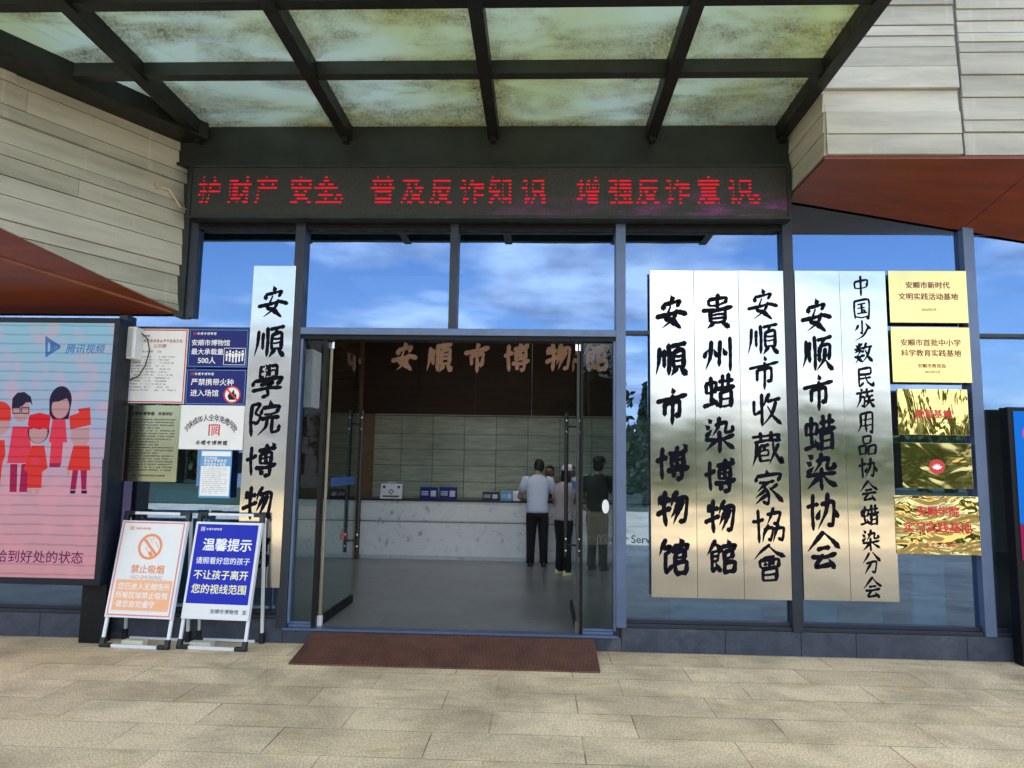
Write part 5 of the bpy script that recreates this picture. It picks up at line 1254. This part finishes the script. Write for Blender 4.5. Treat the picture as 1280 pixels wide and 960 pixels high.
    for s in (-1, 1): fc.loft([(hc.x+s*0.031*k, fy-0.012*k, hc.z-0.006*k, 0.011*k, 0.012*k), (hc.x+s*0.031*k, fy-0.010*k, hc.z+0.002*k, 0.012*k, 0.012*k)], 8)
    fc.loft([(hc.x, fy-0.012*k, hc.z-0.064*k, 0.022*k, 0.010*k), (hc.x, fy-0.012*k, hc.z-0.058*k, 0.024*k, 0.012*k)], 10)
    fc.build('face_features', plain('dark_feature', (0.06, 0.03, 0.025)), o)
    ns_ = MB().loft([(hc.x, fy-0.004*k, hc.z-0.042*k, 0.014*k, 0.018*k), (hc.x, fy-0.008*k, hc.z-0.02*k, 0.010*k, 0.014*k), (hc.x, fy-0.014*k, hc.z+0.005*k, 0.006*k, 0.008*k)], 8)
    for s in (-1, 1): ns_.loft([(hc.x+s*0.078*k, hc.y-0.002*k, hc.z-0.045*k, 0.010*k, 0.014*k), (hc.x+s*0.082*k, hc.y-0.004*k, hc.z-0.012*k, 0.012*k, 0.020*k), (hc.x+s*0.079*k, hc.y-0.004*k, hc.z+0.010*k, 0.008*k, 0.013*k)], 8)
    ns_.build('nose_and_ears', M['skin'], o, smooth=True)
    if cap:
        cm = MB().loft([(hc.x, hc.y, hc.z+z*k, r*0.95*k, r*1.08*k) for r, z in [(0.105, 0.02), (0.107, 0.05), (0.095, 0.09), (0.06, 0.118), (0.015, 0.128)]], 18)
        cm.prism([(hc.x-0.075*k, hc.y+0.08*k, hc.z+0.022*k), (hc.x-0.055*k, hc.y+0.17*k, hc.z+0.012*k), (hc.x+0.055*k, hc.y+0.17*k, hc.z+0.012*k), (hc.x+0.075*k, hc.y+0.08*k, hc.z+0.022*k)], (0, 0, 0.012*k))
        cm.build('cap', cap, o, smooth=False)
    return o
FZ = 0.142
person('man in pale blue polo shirt and black trousers leaning at the counter', (-0.02, 4.62, FZ), 0.0, 1.70, 'polo', 'short', M['polo'], M['trouser'], M['blackp'],
       [((-0.30, 0.10, 1.10), (-0.27, 0.36, 1.06)), ((0.29, 0.13, 1.10), (0.26, 0.37, 1.06))], lean=0.20, head=(0.02, 0.02), stance=0.10)
person('woman in dark red top standing behind the counter', (0.20, 5.72, FZ-0.02), math.radians(172), 1.62, 'top', 'long', M['redshirt'], M['trouser'], M['blackp'],
       [((-0.24, 0.08, 1.10), (-0.16, 0.20, 1.06)), ((0.24, 0.08, 1.10), (0.16, 0.20, 1.06))], lean=0.10, female=True, longhair=False)
person('woman in checked pale blouse, white cap and lime shoes', (0.375, 3.80, FZ), math.radians(-52), 1.60, 'top', 'short', M['blouse'], M['trouser'], M['lime'],
       [((-0.25, 0.02, 1.12), (-0.22, 0.14, 0.92)), ((0.25, 0.05, 1.12), (0.20, 0.26, 1.05))], lean=0.05, head=(0, 0.02), female=True, cap=M['cap'], longhair=True)
person('man in black T-shirt and black cap right of the others', (0.92, 4.35, FZ), math.radians(-30), 1.74, 'tee', 'short', M['blackcloth'], M['trouser'], M['rubber'],
       [((-0.28, 0.03, 1.12), (-0.22, 0.22, 1.00)), ((0.28, 0.05, 1.12), (0.20, 0.26, 1.02))], lean=0.06, cap=M['blackp'])

# window lettering on the right side glass
text_into(MB(), 'You', 0.665, 1.05, h=0.075, y=0.0475, bold=0.01).build('window_lettering', M['dgrey'], B)
text_into(MB(), 'r Serv', 0.965, 1.05, h=0.075, y=0.0575, bold=0.01).build('window_lettering', M['dgrey'], B)
MB().ell(0.655, 1.36, 0.035, 0.068, 0.0472, 20).build('white_decal', M['wtext'], B)

# ------------------------------------------------------------------ beyond the forecourt (seen in the glass and the metal)
def crown(rad, hgt, zc, n, seed, size, cone=False):
    r = random.Random(seed); mb = MB()
    for i in range(n):
        if cone:
            t = r.random()**0.7; z = zc-hgt+2*hgt*(1-t); q = rad*t*math.sqrt(r.random())
            a = r.uniform(0, 6.283); p = Vector((q*math.cos(a), q*math.sin(a), z))
        else:
            d = Vector((r.gauss(0, 1), r.gauss(0, 1), r.gauss(0, 1))).normalized(); lump = 0.75+0.25*math.sin(d.x*4+seed)*math.cos(d.y*5+seed*2)
            q = r.random()**0.4*lump; p = Vector((d.x*rad*q, d.y*rad*q, zc+d.z*hgt*q))
        u = Vector((r.gauss(0, 1), r.gauss(0, 1), r.gauss(0, 1))).normalized()*size*r.uniform(0.6, 1.3); w_ = u.orthogonal().normalized()*size*0.6
        mb.add([p-u, p+w_, p+u, p-w_], [(0, 1, 2, 3)])
    return mb
def tree(name, x, y, h, rad, seed, label, mt, cone=False):
    t = thing(name, label, 'tree', (x, y, 0.0), 0, 'trees across the forecourt')
    tk = MB().tube([(0, 0, 0), (0.05, 0, h*0.3), (0, 0.05, h*0.6), (0, 0, h*0.9)], [0.16, 0.12, 0.08, 0.02], 8)
    r = random.Random(seed)
    for i in range(5):
        a = r.uniform(0, 6.28); z = h*r.uniform(0.35, 0.6); tk.tube([(0, 0, z), (math.cos(a)*rad*0.6, math.sin(a)*rad*0.6, z+h*0.18)], [0.06, 0.02], 6)
    tk.build('trunk', M['bark'], t)
    crown(rad, h*(0.44 if cone else 0.42), h*(0.56 if cone else 0.55), 1500, seed, 0.16 if cone else 0.22, cone).build('crown', M[mt], t)
tree('conifer_tree', 4.6, -24, 5.4, 0.9, 2, 'slender conifer mirrored in the glass just right of the door', 'leafd', True)
tree('broadleaf_tree', 3.0, -30, 8.2, 2.4, 4, 'leafy tree mirrored in the right side light of the door', 'leafd')
tree('broadleaf_tree', -12.5, -38, 6.5, 2.6, 6, 'leafy tree mirrored left of the door', 'leaf')
tree('broadleaf_tree', 16, -36, 7.2, 3.0, 8, 'rounded tree mirrored at the right end of the glass', 'leaf')
wd = MB(); r = random.Random(3)
for i in range(70):
    x = -75+150*i/69+r.uniform(-1, 1); y = -49+r.uniform(-4, 4); h = r.uniform(5.5, 8.5)*(0.75 if -30 < x < -12 else 1)
    c = crown(2.2, h*0.52, h*0.46, 420, i+50, 0.5)
    wd.add([(a+x, b+y, max(0, z)) for a, b, z in c.v], c.f)
tag(wd.build('distant_woods', M['leaf']), 'far belt of trees mirrored in the steel plates', 'woods', None, 'stuff')
ab = thing('apartment_building', 'grey apartment block across the way, mirrored in the left side light', 'building', (-17.5, -43, 0))
MB().box(-5, 5, -4, 4, 0, 10.2).build('wall', M['concrete'], ab)
wn = MB()
for i in range(5):
    for j in range(4): wn.box(-4.2+1.8*i, -3.2+1.8*i, 4.0, 4.04, 1.0+2.4*j, 2.3+2.4*j)
wn.build('window_row', M['black'], ab)
